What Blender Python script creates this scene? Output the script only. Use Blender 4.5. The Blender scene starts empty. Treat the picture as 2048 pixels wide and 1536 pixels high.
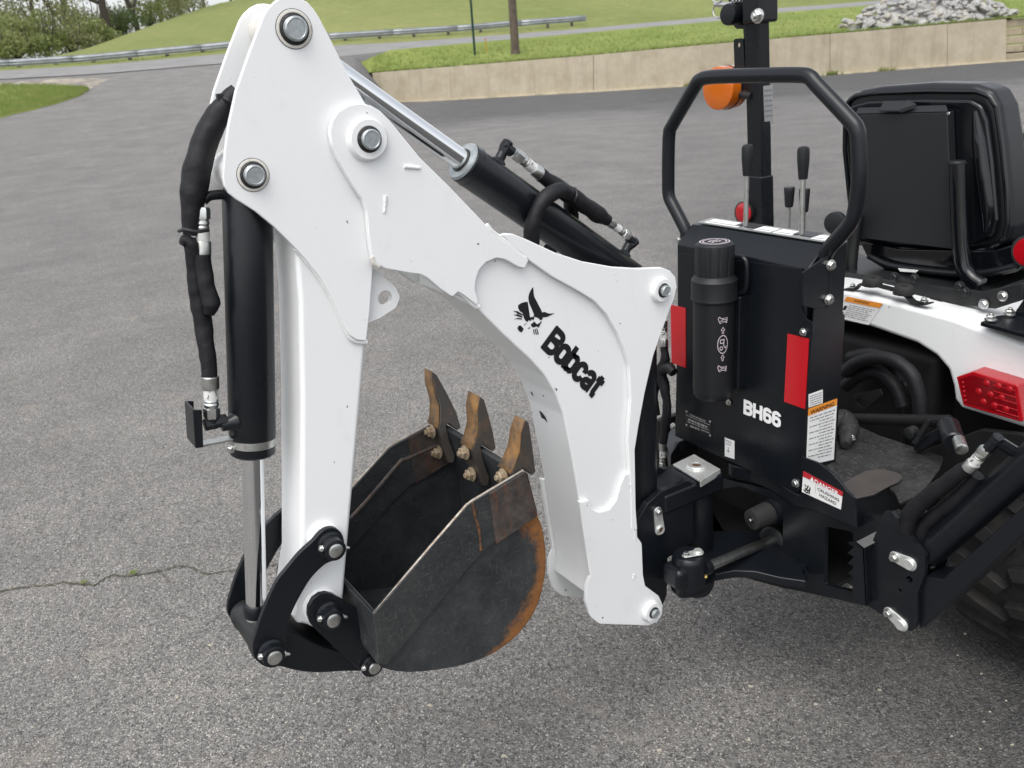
import bpy, bmesh, math, random
from mathutils import Vector, Matrix, noise
from mathutils.bvhtree import BVHTree
from mathutils.geometry import tessellate_polygon
random.seed(7)
S = bpy.context.scene
COL = S.collection
rad = math.radians
# ------------------------------------------------------------------ camera
F = 1768.0; YAW, PITCH, ROLL = rad(31.65), rad(20.35), rad(-4.2)
CAM = Vector((0, 0, 1.55))
_v = Vector((math.sin(YAW), math.cos(YAW), 0)); _r = Vector((math.cos(YAW), -math.sin(YAW), 0))
_f = _v*math.cos(PITCH) - Vector((0, 0, 1))*math.sin(PITCH)
_u = _r.cross(_f)
CR = _r*math.cos(ROLL) + _u*math.sin(ROLL); CU = -_r*math.sin(ROLL) + _u*math.cos(ROLL); CF = _f
cam = bpy.data.cameras.new('camera'); cam.sensor_width = 36; cam.lens = 36*F/2048
cam.clip_start = 0.05; cam.clip_end = 2000
camo = bpy.data.objects.new('camera', cam); COL.objects.link(camo)
m = Matrix((CR, CU, -CF)).transposed().to_4x4(); m.translation = CAM; camo.matrix_world = m
cam.dof.use_dof = True; cam.dof.focus_distance = 1.62; cam.dof.aperture_fstop = 10
S.camera = camo
# ------------------------------------------------------------------ world, sun, exposure
SUN_EL, SUN_AZ = rad(62), rad(235)      # azimuth of the sun seen from the scene (0 = +Y, clockwise)
w = bpy.data.worlds.new('World'); S.world = w; w.use_nodes = True
nt = w.node_tree; nt.nodes.clear()
sky = nt.nodes.new('ShaderNodeTexSky'); sky.sky_type = 'NISHITA'; sky.sun_disc = False
sky.sun_elevation = SUN_EL; sky.sun_rotation = SUN_AZ; sky.air_density = 1.0; sky.dust_density = 3.0; sky.ozone_density = 1.0
hs = nt.nodes.new('ShaderNodeHueSaturation'); hs.inputs['Saturation'].default_value = 0.22
bg = nt.nodes.new('ShaderNodeBackground'); bg.inputs['Strength'].default_value = 0.15
ow = nt.nodes.new('ShaderNodeOutputWorld')
nt.links.new(sky.outputs[0], hs.inputs['Color']); nt.links.new(hs.outputs[0], bg.inputs['Color']); nt.links.new(bg.outputs[0], ow.inputs['Surface'])
sun = bpy.data.lights.new('sun', 'SUN'); sun.energy = 0.75; sun.angle = rad(50); sun.color = (1, .97, .92)
suno = bpy.data.objects.new('sun', sun); COL.objects.link(suno)
sd = Vector((math.sin(SUN_AZ)*math.cos(SUN_EL), math.cos(SUN_AZ)*math.cos(SUN_EL), math.sin(SUN_EL)))
suno.rotation_euler = sd.to_track_quat('Z', 'Y').to_euler()
S.view_settings.view_transform = 'Standard'; S.view_settings.look = 'None'
S.view_settings.exposure = 0.92; S.view_settings.gamma = 1.0; S.view_settings.use_curve_mapping = False

# ------------------------------------------------------------------ picking points in the place
def ray(x, y): return CF + CR*((x-1024)/F) - CU*((y-768)/F)
def W(x, y, X=None, Y=None, Z=None, v=None):
    d = ray(x, y)
    if X is not None: t = X/d.x
    elif Y is not None: t = Y/d.y
    elif Z is not None: t = (Z-CAM.z)/d.z
    else: t = v/(d.x*_v.x + d.y*_v.y)
    return CAM + d*t
def rp(p, px): return px*((p-CAM).dot(CF))/F        # pixels -> metres at that point

# ------------------------------------------------------------------ materials
def mat(name, col, rough=.5, metal=0, spec=.5, coat=0, var=None, bump=None, build=None, trans=0, emit=None):
    m = bpy.data.materials.new(name); m.use_nodes = True
    n = m.node_tree; b = n.nodes['Principled BSDF']
    b.inputs['Base Color'].default_value = (*col, 1); b.inputs['Roughness'].default_value = rough
    b.inputs['Metallic'].default_value = metal; b.inputs['Specular IOR Level'].default_value = spec
    b.inputs['Coat Weight'].default_value = coat; b.inputs['Coat Roughness'].default_value = .12
    b.inputs['Transmission Weight'].default_value = trans
    tc = n.nodes.new('ShaderNodeTexCoord')
    if var:                                   # (scale, second colour, low, high[, detail])
        c = ramp(n, noise_(n, tc, var[0], var[4] if len(var) > 4 else 6), var[2], var[3])
        mx = mix(n, c, (*col, 1), (*var[1], 1)); n.links.new(mx, b.inputs['Base Color'])
    if bump:                                  # (scale, strength, distance)
        bu = n.nodes.new('ShaderNodeBump'); bu.inputs['Strength'].default_value = bump[1]; bu.inputs['Distance'].default_value = bump[2]
        n.links.new(noise_(n, tc, bump[0], 4), bu.inputs['Height']); n.links.new(bu.outputs[0], b.inputs['Normal'])
    if build: build(n, b, tc)
    return m
def noise_(n, tc, scale, detail=5, rough=.6, map_=None):
    t = n.nodes.new('ShaderNodeTexNoise'); t.inputs['Scale'].default_value = scale; t.inputs['Detail'].default_value = detail; t.inputs['Roughness'].default_value = rough
    src = tc.outputs['Object']
    if map_:
        mp = n.nodes.new('ShaderNodeMapping'); mp.inputs['Scale'].default_value = map_[:3]
        if len(map_) > 3: mp.inputs['Rotation'].default_value = map_[3:6]
        n.links.new(src, mp.inputs[0]); src = mp.outputs[0]
    n.links.new(src, t.inputs['Vector']); return t.outputs['Fac']
def vor(n, tc, scale, feat='F1', out='Distance', map_=None):
    t = n.nodes.new('ShaderNodeTexVoronoi'); t.inputs['Scale'].default_value = scale; t.feature = feat
    src = tc.outputs['Object']
    if map_:
        mp = n.nodes.new('ShaderNodeMapping'); mp.inputs['Scale'].default_value = map_[:3]
        if len(map_) > 3: mp.inputs['Rotation'].default_value = map_[3:6]
        n.links.new(src, mp.inputs[0]); src = mp.outputs[0]
    n.links.new(src, t.inputs['Vector']); return t.outputs[out]
def ramp(n, s, a, b, c0=(0, 0, 0, 1), c1=(1, 1, 1, 1)):
    r = n.nodes.new('ShaderNodeValToRGB'); e = r.color_ramp.elements
    e[0].position = a; e[1].position = b; e[0].color = c0; e[1].color = c1
    n.links.new(s, r.inputs[0]); return r.outputs[0]
def mix(n, fac, a, b, mode='MIX'):
    x = n.nodes.new('ShaderNodeMix'); x.data_type = 'RGBA'; x.blend_type = mode
    for i, v in ((0, fac), (6, a), (7, b)):
        if hasattr(v, 'links') or isinstance(v, bpy.types.NodeSocket): n.links.new(v, x.inputs[i])
        else: x.inputs[i].default_value = v
    return x.outputs[2]
def math_(n, op, a, b=0.0, c=None):
    x = n.nodes.new('ShaderNodeMath'); x.operation = op
    for i, v in enumerate((a, b) if c is None else (a, b, c)):
        if isinstance(v, bpy.types.NodeSocket): n.links.new(v, x.inputs[i])
        else: x.inputs[i].default_value = v
    return x.outputs[0]
def sepxyz(n, tc):
    s = n.nodes.new('ShaderNodeSeparateXYZ'); n.links.new(tc.outputs['Object'], s.inputs[0]); return s.outputs
def addbump(n, b, h, st, dist):
    bu = n.nodes.new('ShaderNodeBump'); bu.inputs['Strength'].default_value = st; bu.inputs['Distance'].default_value = dist
    n.links.new(h, bu.inputs['Height']); n.links.new(bu.outputs[0], b.inputs['Normal'])

M = {}
def b_white(n, b, tc):
    d = ramp(n, noise_(n, tc, 7, 8, .7), .60, .80)
    sm = ramp(n, noise_(n, tc, 26, 8, .75, (1, 1, .35)), .58, .78)
    c = mix(n, math_(n, 'MULTIPLY', d, .35), (.77, .78, .78, 1), (.56, .52, .44, 1))
    c = mix(n, math_(n, 'MULTIPLY', sm, .16), c, (.40, .39, .37, 1))
    chips = ramp(n, noise_(n, tc, 75, 3, .5), .752, .765)
    c = mix(n, chips, c, (.10, .09, .08, 1)); n.links.new(c, b.inputs['Base Color'])
    n.links.new(math_(n, 'MULTIPLY_ADD', noise_(n, tc, 12, 6), .2, .24), b.inputs['Roughness'])
    addbump(n, b, noise_(n, tc, 420, 2), .06, .001)
M['white'] = mat('white_paint', (.79, .80, .80), .32, coat=.3, build=b_white)
M['weld'] = mat('white_weld_bead', (.80, .80, .79), .45, bump=(260, .5, .004))
def b_black(n, b, tc):
    c = mix(n, ramp(n, noise_(n, tc, 9, 8, .7), .52, .85), (.0055, .0070, .0095, 1), (.013, .0135, .0145, 1))
    dust = ramp(n, noise_(n, tc, 160, 4, .8), .70, .80)
    c = mix(n, math_(n, 'MULTIPLY', dust, .3), c, (.12, .11, .10, 1)); n.links.new(c, b.inputs['Base Color'])
    n.links.new(math_(n, 'MULTIPLY_ADD', noise_(n, tc, 5, 8, .7), .30, .16), b.inputs['Roughness'])
    addbump(n, b, noise_(n, tc, 300, 2), .05, .001)
M['black'] = mat('charcoal_paint', (.014, .016, .02), .3, spec=.36, build=b_black)
M['satin'] = mat('satin_black_steel', (.010, .011, .012), .45, spec=.4, var=(20, (.02, .02, .02), .4, .8))
M['plastic'] = mat('black_plastic', (.011, .012, .014), .48, spec=.35, bump=(500, .1, .0006))
M['rubber'] = mat('black_rubber', (.014, .0135, .0135), .75, bump=(120, .2, .001))
M['sleeve'] = mat('woven_hose_sleeve', (.006, .006, .0078), .58, bump=(95, .35, .003), spec=.35)
M['vinyl'] = mat('seat_vinyl', (.008, .009, .011), .36, spec=.4, bump=(350, .12, .0008))
M['gloss'] = mat('gloss_black_plastic', (.004, .0045, .006), .10, spec=.45)
M['chrome'] = mat('chrome_rod', (.80, .81, .82), .07, metal=1)
M['zinc'] = mat('zinc_plated_steel', (.60, .61, .60), .34, metal=1, var=(60, (.42, .41, .36), .45, .75), bump=(200, .15, .001))
M['zincwhite'] = mat('bright_zinc_plate', (.70, .72, .70), .42, metal=.7, var=(40, (.52, .50, .44), .5, .8))
M['pin'] = mat('machined_pin', (.42, .45, .46), .38, metal=.6, var=(150, (.30, .33, .34), .4, .7), bump=(300, .15, .001))
M['grease'] = mat('dark_grease_ring', (.012, .011, .010), .45, bump=(180, .5, .004))
M['ring'] = mat('primer_ring', (.62, .60, .55), .5, var=(90, (.35, .30, .24), .55, .75))
M['brass'] = mat('brass_fitting', (.55, .40, .14), .3, metal=1)
M['hole'] = mat('rusty_bore', (.05, .025, .012), .8, var=(150, (.16, .07, .03), .4, .7))
M['red'] = mat('red_reflector', (.46, .008, .014), .25, coat=.4)
M['redlens'] = mat('red_lens', (.36, .004, .010), .14, coat=.3, spec=.5)
M['redlens2'] = mat('red_lens_dark', (.17, .002, .005), .18, coat=.2)
M['amber'] = mat('amber_lens', (.90, .20, .008), .10, coat=.4, spec=.6, trans=.45)
M['ink'] = mat('black_print', (.010, .010, .012), .4)
M['whiteprint'] = mat('white_print', (.80, .80, .80), .5)
M['label'] = mat('white_label', (.74, .74, .73), .45)
M['greyink'] = mat('grey_fine_print', (.20, .20, .21), .5)
M['orangelabel'] = mat('orange_label_band', (.72, .26, .03), .45)
M['redlabel'] = mat('red_label_band', (.42, .02, .03), .45)
M['pinkprint'] = mat('pale_print', (.55, .48, .52), .5)
M['alu'] = mat('aluminium_plate', (.42, .42, .42), .4, metal=.6)
M['band'] = mat('clear_wrapped_tag', (.62, .62, .60), .3, var=(120, (.15, .15, .15), .55, .62))
M['greyplate'] = mat('grey_control_plate', (.22, .23, .23), .35, metal=.3)
def b_bucket(n, b, tc):
    gp = n.nodes.new('ShaderNodeNewGeometry'); sp = n.nodes.new('ShaderNodeSeparateXYZ'); n.links.new(gp.outputs['Position'], sp.inputs[0]); p = sp.outputs
    base = mix(n, ramp(n, noise_(n, tc, 14, 8, .75), .35, .75), (.014, .0165, .019, 1), (.056, .060, .063, 1))
    sc = ramp(n, noise_(n, tc, 60, 3, .5, (1, 1, 9, .5, .7, 0)), .63, .72)
    sc2 = ramp(n, noise_(n, tc, 45, 3, .5, (9, 1, 1, .2, .9, .4)), .64, .73)
    base = mix(n, math_(n, 'MULTIPLY', math_(n, 'MAXIMUM', sc, sc2), .28), base, (.17, .16, .15, 1))
    # rust where the heel has been rubbed bare: beyond an arc round the bucket's centre
    dx = math_(n, 'SUBTRACT', p['X'], BKC[0]); dz = math_(n, 'SUBTRACT', p['Z'], BKC[1])
    d = math_(n, 'SQRT', math_(n, 'ADD', math_(n, 'MULTIPLY', dx, dx), math_(n, 'MULTIPLY', dz, dz)))
    e = math_(n, 'MULTIPLY_ADD', noise_(n, tc, 40, 10, .8), .085, math_(n, 'SUBTRACT', d, BKC[2]))
    side = math_(n, 'MULTIPLY_ADD', dx, 3.0, -.14)
    e = math_(n, 'ADD', e, math_(n, 'MINIMUM', math_(n, 'MULTIPLY', side, .16), .012))
    gn = n.nodes.new('ShaderNodeNewGeometry'); sn = n.nodes.new('ShaderNodeSeparateXYZ'); n.links.new(gn.outputs['True Normal'], sn.inputs[0])
    r1 = math_(n, 'MULTIPLY', math_(n, 'MULTIPLY', ramp(n, e, .020, .040), ramp(n, math_(n, 'ABSOLUTE', sn.outputs['Y']), .5, .6)), math_(n, 'LESS_THAN', p['Y'], 1.3))
    r2 = ramp(n, noise_(n, tc, 19, 10, .75), .66, .76)
    rust = mix(n, noise_(n, tc, 90, 8, .8), (.04, .015, .006, 1), (.36, .145, .035, 1))
    c = mix(n, math_(n, 'MAXIMUM', r1, math_(n, 'MULTIPLY', r2, .35)), base, rust)
    n.links.new(c, b.inputs['Base Color'])
    n.links.new(math_(n, 'MULTIPLY_ADD', r1, .3, .42), b.inputs['Roughness'])
    addbump(n, b, noise_(n, tc, 110, 6, .7), .25, .002)
BKC = (0, 0, 1)      # set once the bucket's profile is known
def b_edge(n, b, tc):   # worn cutting-edge steel: scraped bare and rust streaked
    base = mix(n, ramp(n, noise_(n, tc, 22, 8, .75), .35, .7), (.022, .020, .020, 1), (.11, .095, .085, 1))
    r = ramp(n, noise_(n, tc, 30, 10, .8, (3, 3, .7)), .50, .68)
    c = mix(n, math_(n, 'MULTIPLY', r, .75), base, (.17, .055, .018, 1)); n.links.new(c, b.inputs['Base Color'])
    b.inputs['Roughness'].default_value = .5; b.inputs['Metallic'].default_value = .25
    addbump(n, b, noise_(n, tc, 140, 6, .7), .3, .002)
M['edge'] = mat('worn_edge_steel', (.1, .1, .1), .5, build=b_edge)
def b_strip(n, b, tc):
    base = mix(n, ramp(n, noise_(n, tc, 11, 10, .78), .38, .70), (.013, .015, .0165, 1), (.044, .045, .045, 1))
    for k, mp in enumerate(((1, 1, 10, .5, .75, 0), (8, 1, 1, .2, .5, .4), (1, 1, 12, .2, -.6, .3))):
        sc = ramp(n, noise_(n, tc, 50+k*17, 3, .5, mp), .61, .69)
        base = mix(n, math_(n, 'MULTIPLY', sc, .20), base, (.20, .19, .175, 1))
    r = ramp(n, noise_(n, tc, 17, 10, .8), .62, .74)
    c = mix(n, math_(n, 'MULTIPLY', r, .22), base, (.13, .06, .025, 1)); n.links.new(c, b.inputs['Base Color'])
    b.inputs['Roughness'].default_value = .46; addbump(n, b, noise_(n, tc, 110, 6, .7), .25, .002)
M['strip'] = mat('scratched_cutter_steel', (.05, .05, .05), .5, build=b_strip)
M['rim'] = mat('bare_scraped_steel', (.34, .31, .27), .45, metal=.5, var=(70, (.16, .10, .06), .4, .7))
M['rust'] = mat('rusty_tooth_face', (.27, .140, .046), .75, var=(34, (.085, .058, .036), .36, .66, 12), bump=(160, .5, .003))
M['toothside'] = mat('worn_tooth_steel', (.070, .062, .056), .5, metal=.3, var=(26, (.16, .095, .055), .5, .75, 10), bump=(150, .4, .002))
M['nut'] = mat('dirty_zinc_nut', (.30, .245, .17), .6, metal=.2, var=(120, (.20, .12, .06), .45, .7))
def b_asph(n, b, tc):
    p = sepxyz(n, tc)
    v1 = vor(n, tc, 260, 'F1', 'Color'); v2 = vor(n, tc, 120, 'F1', 'Color')
    g = n.nodes.new('ShaderNodeRGBToBW'); n.links.new(v1, g.inputs[0])
    g2 = n.nodes.new('ShaderNodeRGBToBW'); n.links.new(v2, g2.inputs[0])
    st = math_(n, 'ADD', math_(n, 'MULTIPLY', g.outputs[0], .62), math_(n, 'MULTIPLY', g2.outputs[0], .38))
    st = math_(n, 'ADD', math_(n, 'MULTIPLY', st, .75), math_(n, 'MULTIPLY', noise_(n, tc, 60, 8, .8), .25))
    grain = ramp(n, st, .26, .74, (.070, .069, .068, 1), (.335, .325, .312, 1))
    spk = ramp(n, g.outputs[0], .80, .90); grain = mix(n, math_(n, 'MULTIPLY', spk, .75), grain, (.60, .575, .53, 1))
    mot = noise_(n, tc, 1.3, 8, .68)
    grain = mix(n, ramp(n, mot, .30, .72), (.74, .74, .75, 1), grain, 'MULTIPLY') if False else mix(n, 1.0, grain, ramp(n, mot, .32, .70, (.76, .755, .75, 1), (1.10, 1.08, 1.05, 1)), 'MULTIPLY')
    beige = ramp(n, noise_(n, tc, 3.1, 8, .75), .56, .72)
    grain = mix(n, math_(n, 'MULTIPLY', beige, .42), grain, (.37, .315, .255, 1))
    streak = ramp(n, noise_(n, tc, .55, 8, .7, (.6, 1.5, 1, 0, 0, -YAW)), .30, .70, (.96, .96, .965, 1), (1.03, 1.03, 1.03, 1))
    grain = mix(n, 1.0, grain, streak, 'MULTIPLY')
    grain = mix(n, ramp(n, math_(n, 'DIVIDE', math_(n, 'ADD', math_(n, 'ADD', math_(n, 'MULTIPLY', p['X'], _v.x), math_(n, 'MULTIPLY', p['Y'], _v.y)), math_(n, 'MULTIPLY_ADD', noise_(n, tc, .6, 6), 3.0, -1.5)), 20.0), .12, .40), grain, mix(n, 1.0, grain, (.91, .915, .93, 1), 'MULTIPLY'))
    # old seal coat left dark along the foot of the wall
    dv = math_(n, 'ADD', math_(n, 'MULTIPLY', p['X'], _v.x), math_(n, 'MULTIPLY', p['Y'], _v.y))
    du = math_(n, 'ADD', math_(n, 'MULTIPLY', p['X'], _r.x), math_(n, 'MULTIPLY', p['Y'], _r.y))
    wob = math_(n, 'MULTIPLY_ADD', noise_(n, tc, .35, 6), 9.0, -4.5)
    seal = math_(n, 'MULTIPLY', ramp(n, math_(n, 'DIVIDE', math_(n, 'ADD', dv, wob), 40.0), .52, .66), ramp(n, math_(n, 'DIVIDE', math_(n, 'ADD', du, 8.0), 20.0), .0, .35))
    grain = mix(n, seal, grain, mix(n, 1.0, grain, (.52, .53, .55, 1), 'MULTIPLY'))
    seal_shade = ramp(n, math_(n, 'ADD', math_(n, 'MULTIPLY', math_(n, 'SUBTRACT', du, math_(n, 'MULTIPLY', dv, .15)), .8), math_(n, 'MULTIPLY_ADD', noise_(n, tc, .9, 7), 1.0, -.5)), -.95, .70)  # darker sealed asphalt plus the tractor's shade, painted into the near-right ground colour
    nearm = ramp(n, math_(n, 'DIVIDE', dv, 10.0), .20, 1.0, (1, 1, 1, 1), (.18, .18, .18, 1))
    grain = mix(n, math_(n, 'MULTIPLY', seal_shade, nearm), grain, mix(n, 1.0, grain, (.33, .335, .345, 1), 'MULTIPLY'))
    n.links.new(grain, b.inputs['Base Color']); b.inputs['Roughness'].default_value = .82; b.inputs['Specular IOR Level'].default_value = .35
    hgt = math_(n, 'ADD', math_(n, 'MULTIPLY', vor(n, tc, 210), 1.0), math_(n, 'MULTIPLY', noise_(n, tc, 70, 6, .7), 1.2))
    addbump(n, b, hgt, .8, .007)
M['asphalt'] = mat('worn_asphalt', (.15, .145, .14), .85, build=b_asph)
M['road'] = mat('grey_road_asphalt', (.22, .215, .21), .85, var=(.9, (.17, .17, .17), .4, .65, 10), bump=(40, .4, .01))
M['patch'] = mat('broken_edge_gravel', (.36, .315, .25), .9, var=(2.2, (.14, .13, .12), .42, .6, 12), bump=(9, .9, .05))
M['crack'] = mat('dirty_crack', (.045, .044, .030), .95, var=(30, (.075, .075, .035), .4, .6))
def b_grass(n, b, tc):
    c = mix(n, ramp(n, noise_(n, tc, .35, 10, .7), .35, .65), (.180, .240, .055, 1), (.285, .325, .098, 1))
    c = mix(n, ramp(n, noise_(n, tc, 5, 10, .8), .35, .7), mix(n, 1.0, c, (.62, .66, .6, 1), 'MULTIPLY'), c)
    c = mix(n, math_(n, 'MULTIPLY', ramp(n, noise_(n, tc, .8, 8, .75), .60, .74), .6), c, (.24, .21, .07, 1))
    n.links.new(c, b.inputs['Base Color']); b.inputs['Roughness'].default_value = .9; b.inputs['Specular IOR Level'].default_value = .2
    addbump(n, b, noise_(n, tc, 12, 10, .8), .8, .08)
M['grass'] = mat('mown_grass', (.1, .15, .03), .9, build=b_grass)
def b_hill(n, b, tc):
    c = mix(n, ramp(n, noise_(n, tc, .07, 10, .65), .36, .66), (.205, .240, .082, 1), (.285, .298, .118, 1))
    c = mix(n, ramp(n, noise_(n, tc, 1.6, 10, .8), .38, .7), mix(n, 1.0, c, (.72, .74, .7, 1), 'MULTIPLY'), c)
    n.links.new(c, b.inputs['Base Color']); b.inputs['Roughness'].default_value = .95; b.inputs['Specular IOR Level'].default_value = .15
    addbump(n, b, noise_(n, tc, 3, 10, .8), .7, .2)
M['hill'] = mat('pasture_grass', (.12, .15, .04), .9, build=b_hill)
def b_conc(n, b, tc):
    c = mix(n, ramp(n, noise_(n, tc, 1.5, 10, .7), .35, .7), (.345, .295, .210, 1), (.46, .405, .305, 1))
    st = ramp(n, noise_(n, tc, 1.6, 8, .7, (2.2, 2.2, .10)), .50, .72)
    c = mix(n, math_(n, 'MULTIPLY', st, .5), c, (.24, .20, .15, 1))
    n.links.new(c, b.inputs['Base Color']); b.inputs['Roughness'].default_value = .85
    addbump(n, b, noise_(n, tc, 9, 10, .8), .3, .02)
M['conc'] = mat('stained_concrete', (.4, .36, .28), .85, build=b_conc)
M['footing'] = mat('pale_footing', (.42, .36, .26), .9, var=(2, (.28, .25, .17), .45, .65), bump=(9, .6, .03))
M['block'] = mat('tan_wall_block', (.38, .32, .22), .9, var=(3, (.28, .24, .17), .4, .7), bump=(20, .6, .02))
M['galv'] = mat('galvanised_rail', (.40, .42, .44), .45, metal=.5, var=(2, (.30, .31, .32), .4, .7))
M['post'] = mat('weathered_post', (.11, .095, .08), .85, var=(6, (.06, .05, .045), .4, .7))
M['polewood'] = mat('utility_pole_wood', (.115, .088, .066), .9, var=(5, (.065, .05, .04), .4, .65), bump=(15, .6, .02))
M['green'] = mat('green_sign_post', (.012, .05, .035), .4, metal=.3)
def b_leaf(n, b, tc):
    t = n.nodes.new('ShaderNodeBsdfTranslucent'); mx = n.nodes.new('ShaderNodeMixShader'); mx.inputs[0].default_value = .42
    src = b.inputs['Base Color'].links[0].from_socket if b.inputs['Base Color'].links else None
    if src: n.links.new(src, t.inputs['Color'])
    out = [q for q in n.nodes if q.type == 'OUTPUT_MATERIAL'][0]
    n.links.new(b.outputs[0], mx.inputs[1]); n.links.new(t.outputs[0], mx.inputs[2]); n.links.new(mx.outputs[0], out.inputs['Surface'])
M['blade'] = mat('grass_blades', (.205, .270, .066), .8, var=(1.3, (.30, .30, .105), .45, .7), build=b_leaf)
M['bark'] = mat('tree_bark', (.060, .050, .040), .95, bump=(6, .8, .05))
M['leafA'] = mat('spring_leaves', (.19, .245, .075), .65, var=(.4, (.27, .285, .115), .4, .65), build=b_leaf)
M['leafB'] = mat('dark_leaves', (.105, .150, .055), .65, var=(.4, (.165, .205, .08), .4, .65), build=b_leaf)
M['leafC'] = mat('olive_leaves', (.27, .28, .13), .7, var=(.4, (.20, .225, .09), .4, .65), build=b_leaf)
M['stone'] = mat('grey_limestone', (.43, .425, .41), .9, var=(4, (.27, .265, .26), .35, .65), bump=(12, .8, .03))
M['stone2'] = mat('buff_limestone', (.44, .41, .35), .9, var=(4, (.30, .28, .25), .35, .65), bump=(12, .8, .03))
M['tyre'] = mat('dusty_tyre_rubber', (.011, .011, .0115), .7, spec=.3, var=(14, (.030, .028, .025), .45, .75, 10), bump=(90, .3, .003))
M['brown'] = mat('foot_lip_steel', (.045, .040, .038), .42, var=(25, (.06, .05, .045), .4, .7))
def b_tread(n, b, tc):
    c = mix(n, ramp(n, noise_(n, tc, 16, 10, .8), .35, .72), (.009, .010, .011, 1), (.045, .044, .042, 1))
    s = ramp(n, noise_(n, tc, 70, 3, .5, (7, 1, 1, 0, 0, .6)), .62, .70); s2 = ramp(n, noise_(n, tc, 70, 3, .5, (1, 7, 1, 0, 0, .3)), .62, .70)
    c = mix(n, math_(n, 'MULTIPLY', math_(n, 'MAXIMUM', s, s2), .5), c, (.14, .135, .13, 1)); n.links.new(c, b.inputs['Base Color'])
    b.inputs['Roughness'].default_value = .55; b.inputs['Specular IOR Level'].default_value = .28; addbump(n, b, noise_(n, tc, 120, 6), .2, .002)
M['tread'] = mat('scuffed_step_plate', (.03, .03, .03), .5, build=b_tread)
M['dark'] = mat('grimy_housing', (.006, .006, .007), .6, spec=.3, var=(9, (.013, .0125, .012), .4, .7))

# ------------------------------------------------------------------ mesh helpers
def finish(name, me, m, parent=None, smooth=35, bevel=0, seg=2):
    if isinstance(m, str): m = M[m]
    me.materials.append(m)
    if smooth:
        me.shade_smooth(); me.set_sharp_from_angle(angle=rad(smooth))
    o = bpy.data.objects.new(name, me); COL.objects.link(o)
    if parent is not None:
        o.parent = parent
        if parent.type == 'EMPTY': o.matrix_parent_inverse = Matrix.Translation(parent.location).inverted()
    if bevel:
        b = o.modifiers.new('bevel', 'BEVEL'); b.width = bevel; b.segments = seg; b.limit_method = 'ANGLE'; b.angle_limit = rad(40)
        b.harden_normals = bool(smooth)
    return o
def mk(name, bm, m, parent=None, smooth=35, bevel=0, seg=2):
    bmesh.ops.recalc_face_normals(bm, faces=bm.faces)
    me = bpy.data.meshes.new(name); bm.to_mesh(me); bm.free()
    return finish(name, me, m, parent, smooth, bevel, seg)
def thing(name, label, cat, loc=(0, 0, 0), group=None):
    o = bpy.data.objects.new(name, None); COL.objects.link(o); o.location = loc; o.empty_display_size = .2
    return tag(o, label, cat, group)
def tag(o, label, cat, group=None):
    o['label'] = label; o['category'] = cat
    if group: o['group'] = group
    return o
def fillet(pts, n=6):
    out = []; N = len(pts)
    for i, p in enumerate(pts):
        if len(p) < 3: out.append((p[0], p[1])); continue
        a, c = pts[i-1], pts[(i+1) % N]
        P = Vector(p[:2]); A = (Vector(a[:2])-P); C = (Vector(c[:2])-P)
        la, lc = A.length, C.length; A /= la; C /= lc
        ang = A.angle(C); d = min(p[2]/math.tan(ang/2), la*.49, lc*.49)
        q0, q1 = P+A*d, P+C*d
        for k in range(n+1):
            t = k/n; q = q0*(1-t)**2 + P*2*t*(1-t) + q1*t*t; out.append((q.x, q.y))
    return out
def spline(pts, n=6, closed=False):
    P = [Vector(p) for p in pts]; N = len(P); out = []
    for i in range(N if closed else N-1):
        p1, p2 = P[i], P[(i+1) % N]
        p0 = P[i-1] if (i > 0 or closed) else p1*2-p2
        p3 = P[(i+2) % N] if (i+2 < N or closed) else p2*2-p1
        for k in range(n):
            t = k/n
            out.append(.5*((2*p1)+(p2-p0)*t+(2*p0-5*p1+4*p2-p3)*t*t+(3*p1-p0-3*p2+p3)*t**3))
    if not closed: out.append(P[-1])
    return out
def extrude_poly(bm, loop, d, holes=()):
    loops = [[Vector(p) for p in loop]] + [[Vector(p) for p in h] for h in holes]
    flat = [p for l in loops for p in l]
    tris = tessellate_polygon(loops)
    a = [bm.verts.new(p) for p in flat]; b = [bm.verts.new(p+d) for p in flat]
    if holes:
        for t in tris:
            bm.faces.new([a[i] for i in t]); bm.faces.new([b[i] for i in reversed(t)])
    else:
        bm.faces.new(a); bm.faces.new(list(reversed(b)))
    k = 0
    for l in loops:
        n = len(l)
        for i in range(n):
            j = (i+1) % n
            bm.faces.new((a[k+i], a[k+j], b[k+j], b[k+i]))
        k += n
def plate(name, pts, m, parent=None, t=.01, bevel=.0015, holes=(), X=None, Y=None, Z=None, seg=2, smooth=35, curve=0):
    """outline given in picture points, laid on the plane X/Y/Z = const and given thickness t along that axis"""
    o2 = [(q.x, q.y) for q in spline([(p[0], p[1], 0) for p in pts], curve, True)] if curve else fillet(pts)
    loop = [W(p[0], p[1], X, Y, Z) for p in o2]
    hl = []
    for h in holes:
        if len(h) == 3 and not hasattr(h[0], '__len__'):
            c = W(h[0], h[1], X, Y, Z); r = rp(c, h[2]); hp = []
            for k in range(20):
                a = 2*math.pi*k/20; cs, sn = math.cos(a)*r, math.sin(a)*r
                hp.append(c + (Vector((0, cs, sn)) if X is not None else Vector((cs, 0, sn)) if Y is not None else Vector((cs, sn, 0))))
            hl.append(hp)
        else: hl.append([W(p[0], p[1], X, Y, Z) for p in fillet(h)])
    d = Vector((t, 0, 0)) if X is not None else Vector((0, t, 0)) if Y is not None else Vector((0, 0, t))
    bm = bmesh.new(); extrude_poly(bm, loop, d, hl)
    return mk(name, bm, m, parent, smooth, bevel, seg)
def basis(d):
    d = d.normalized(); a = d.orthogonal().normalized(); return a, d.cross(a)
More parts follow.
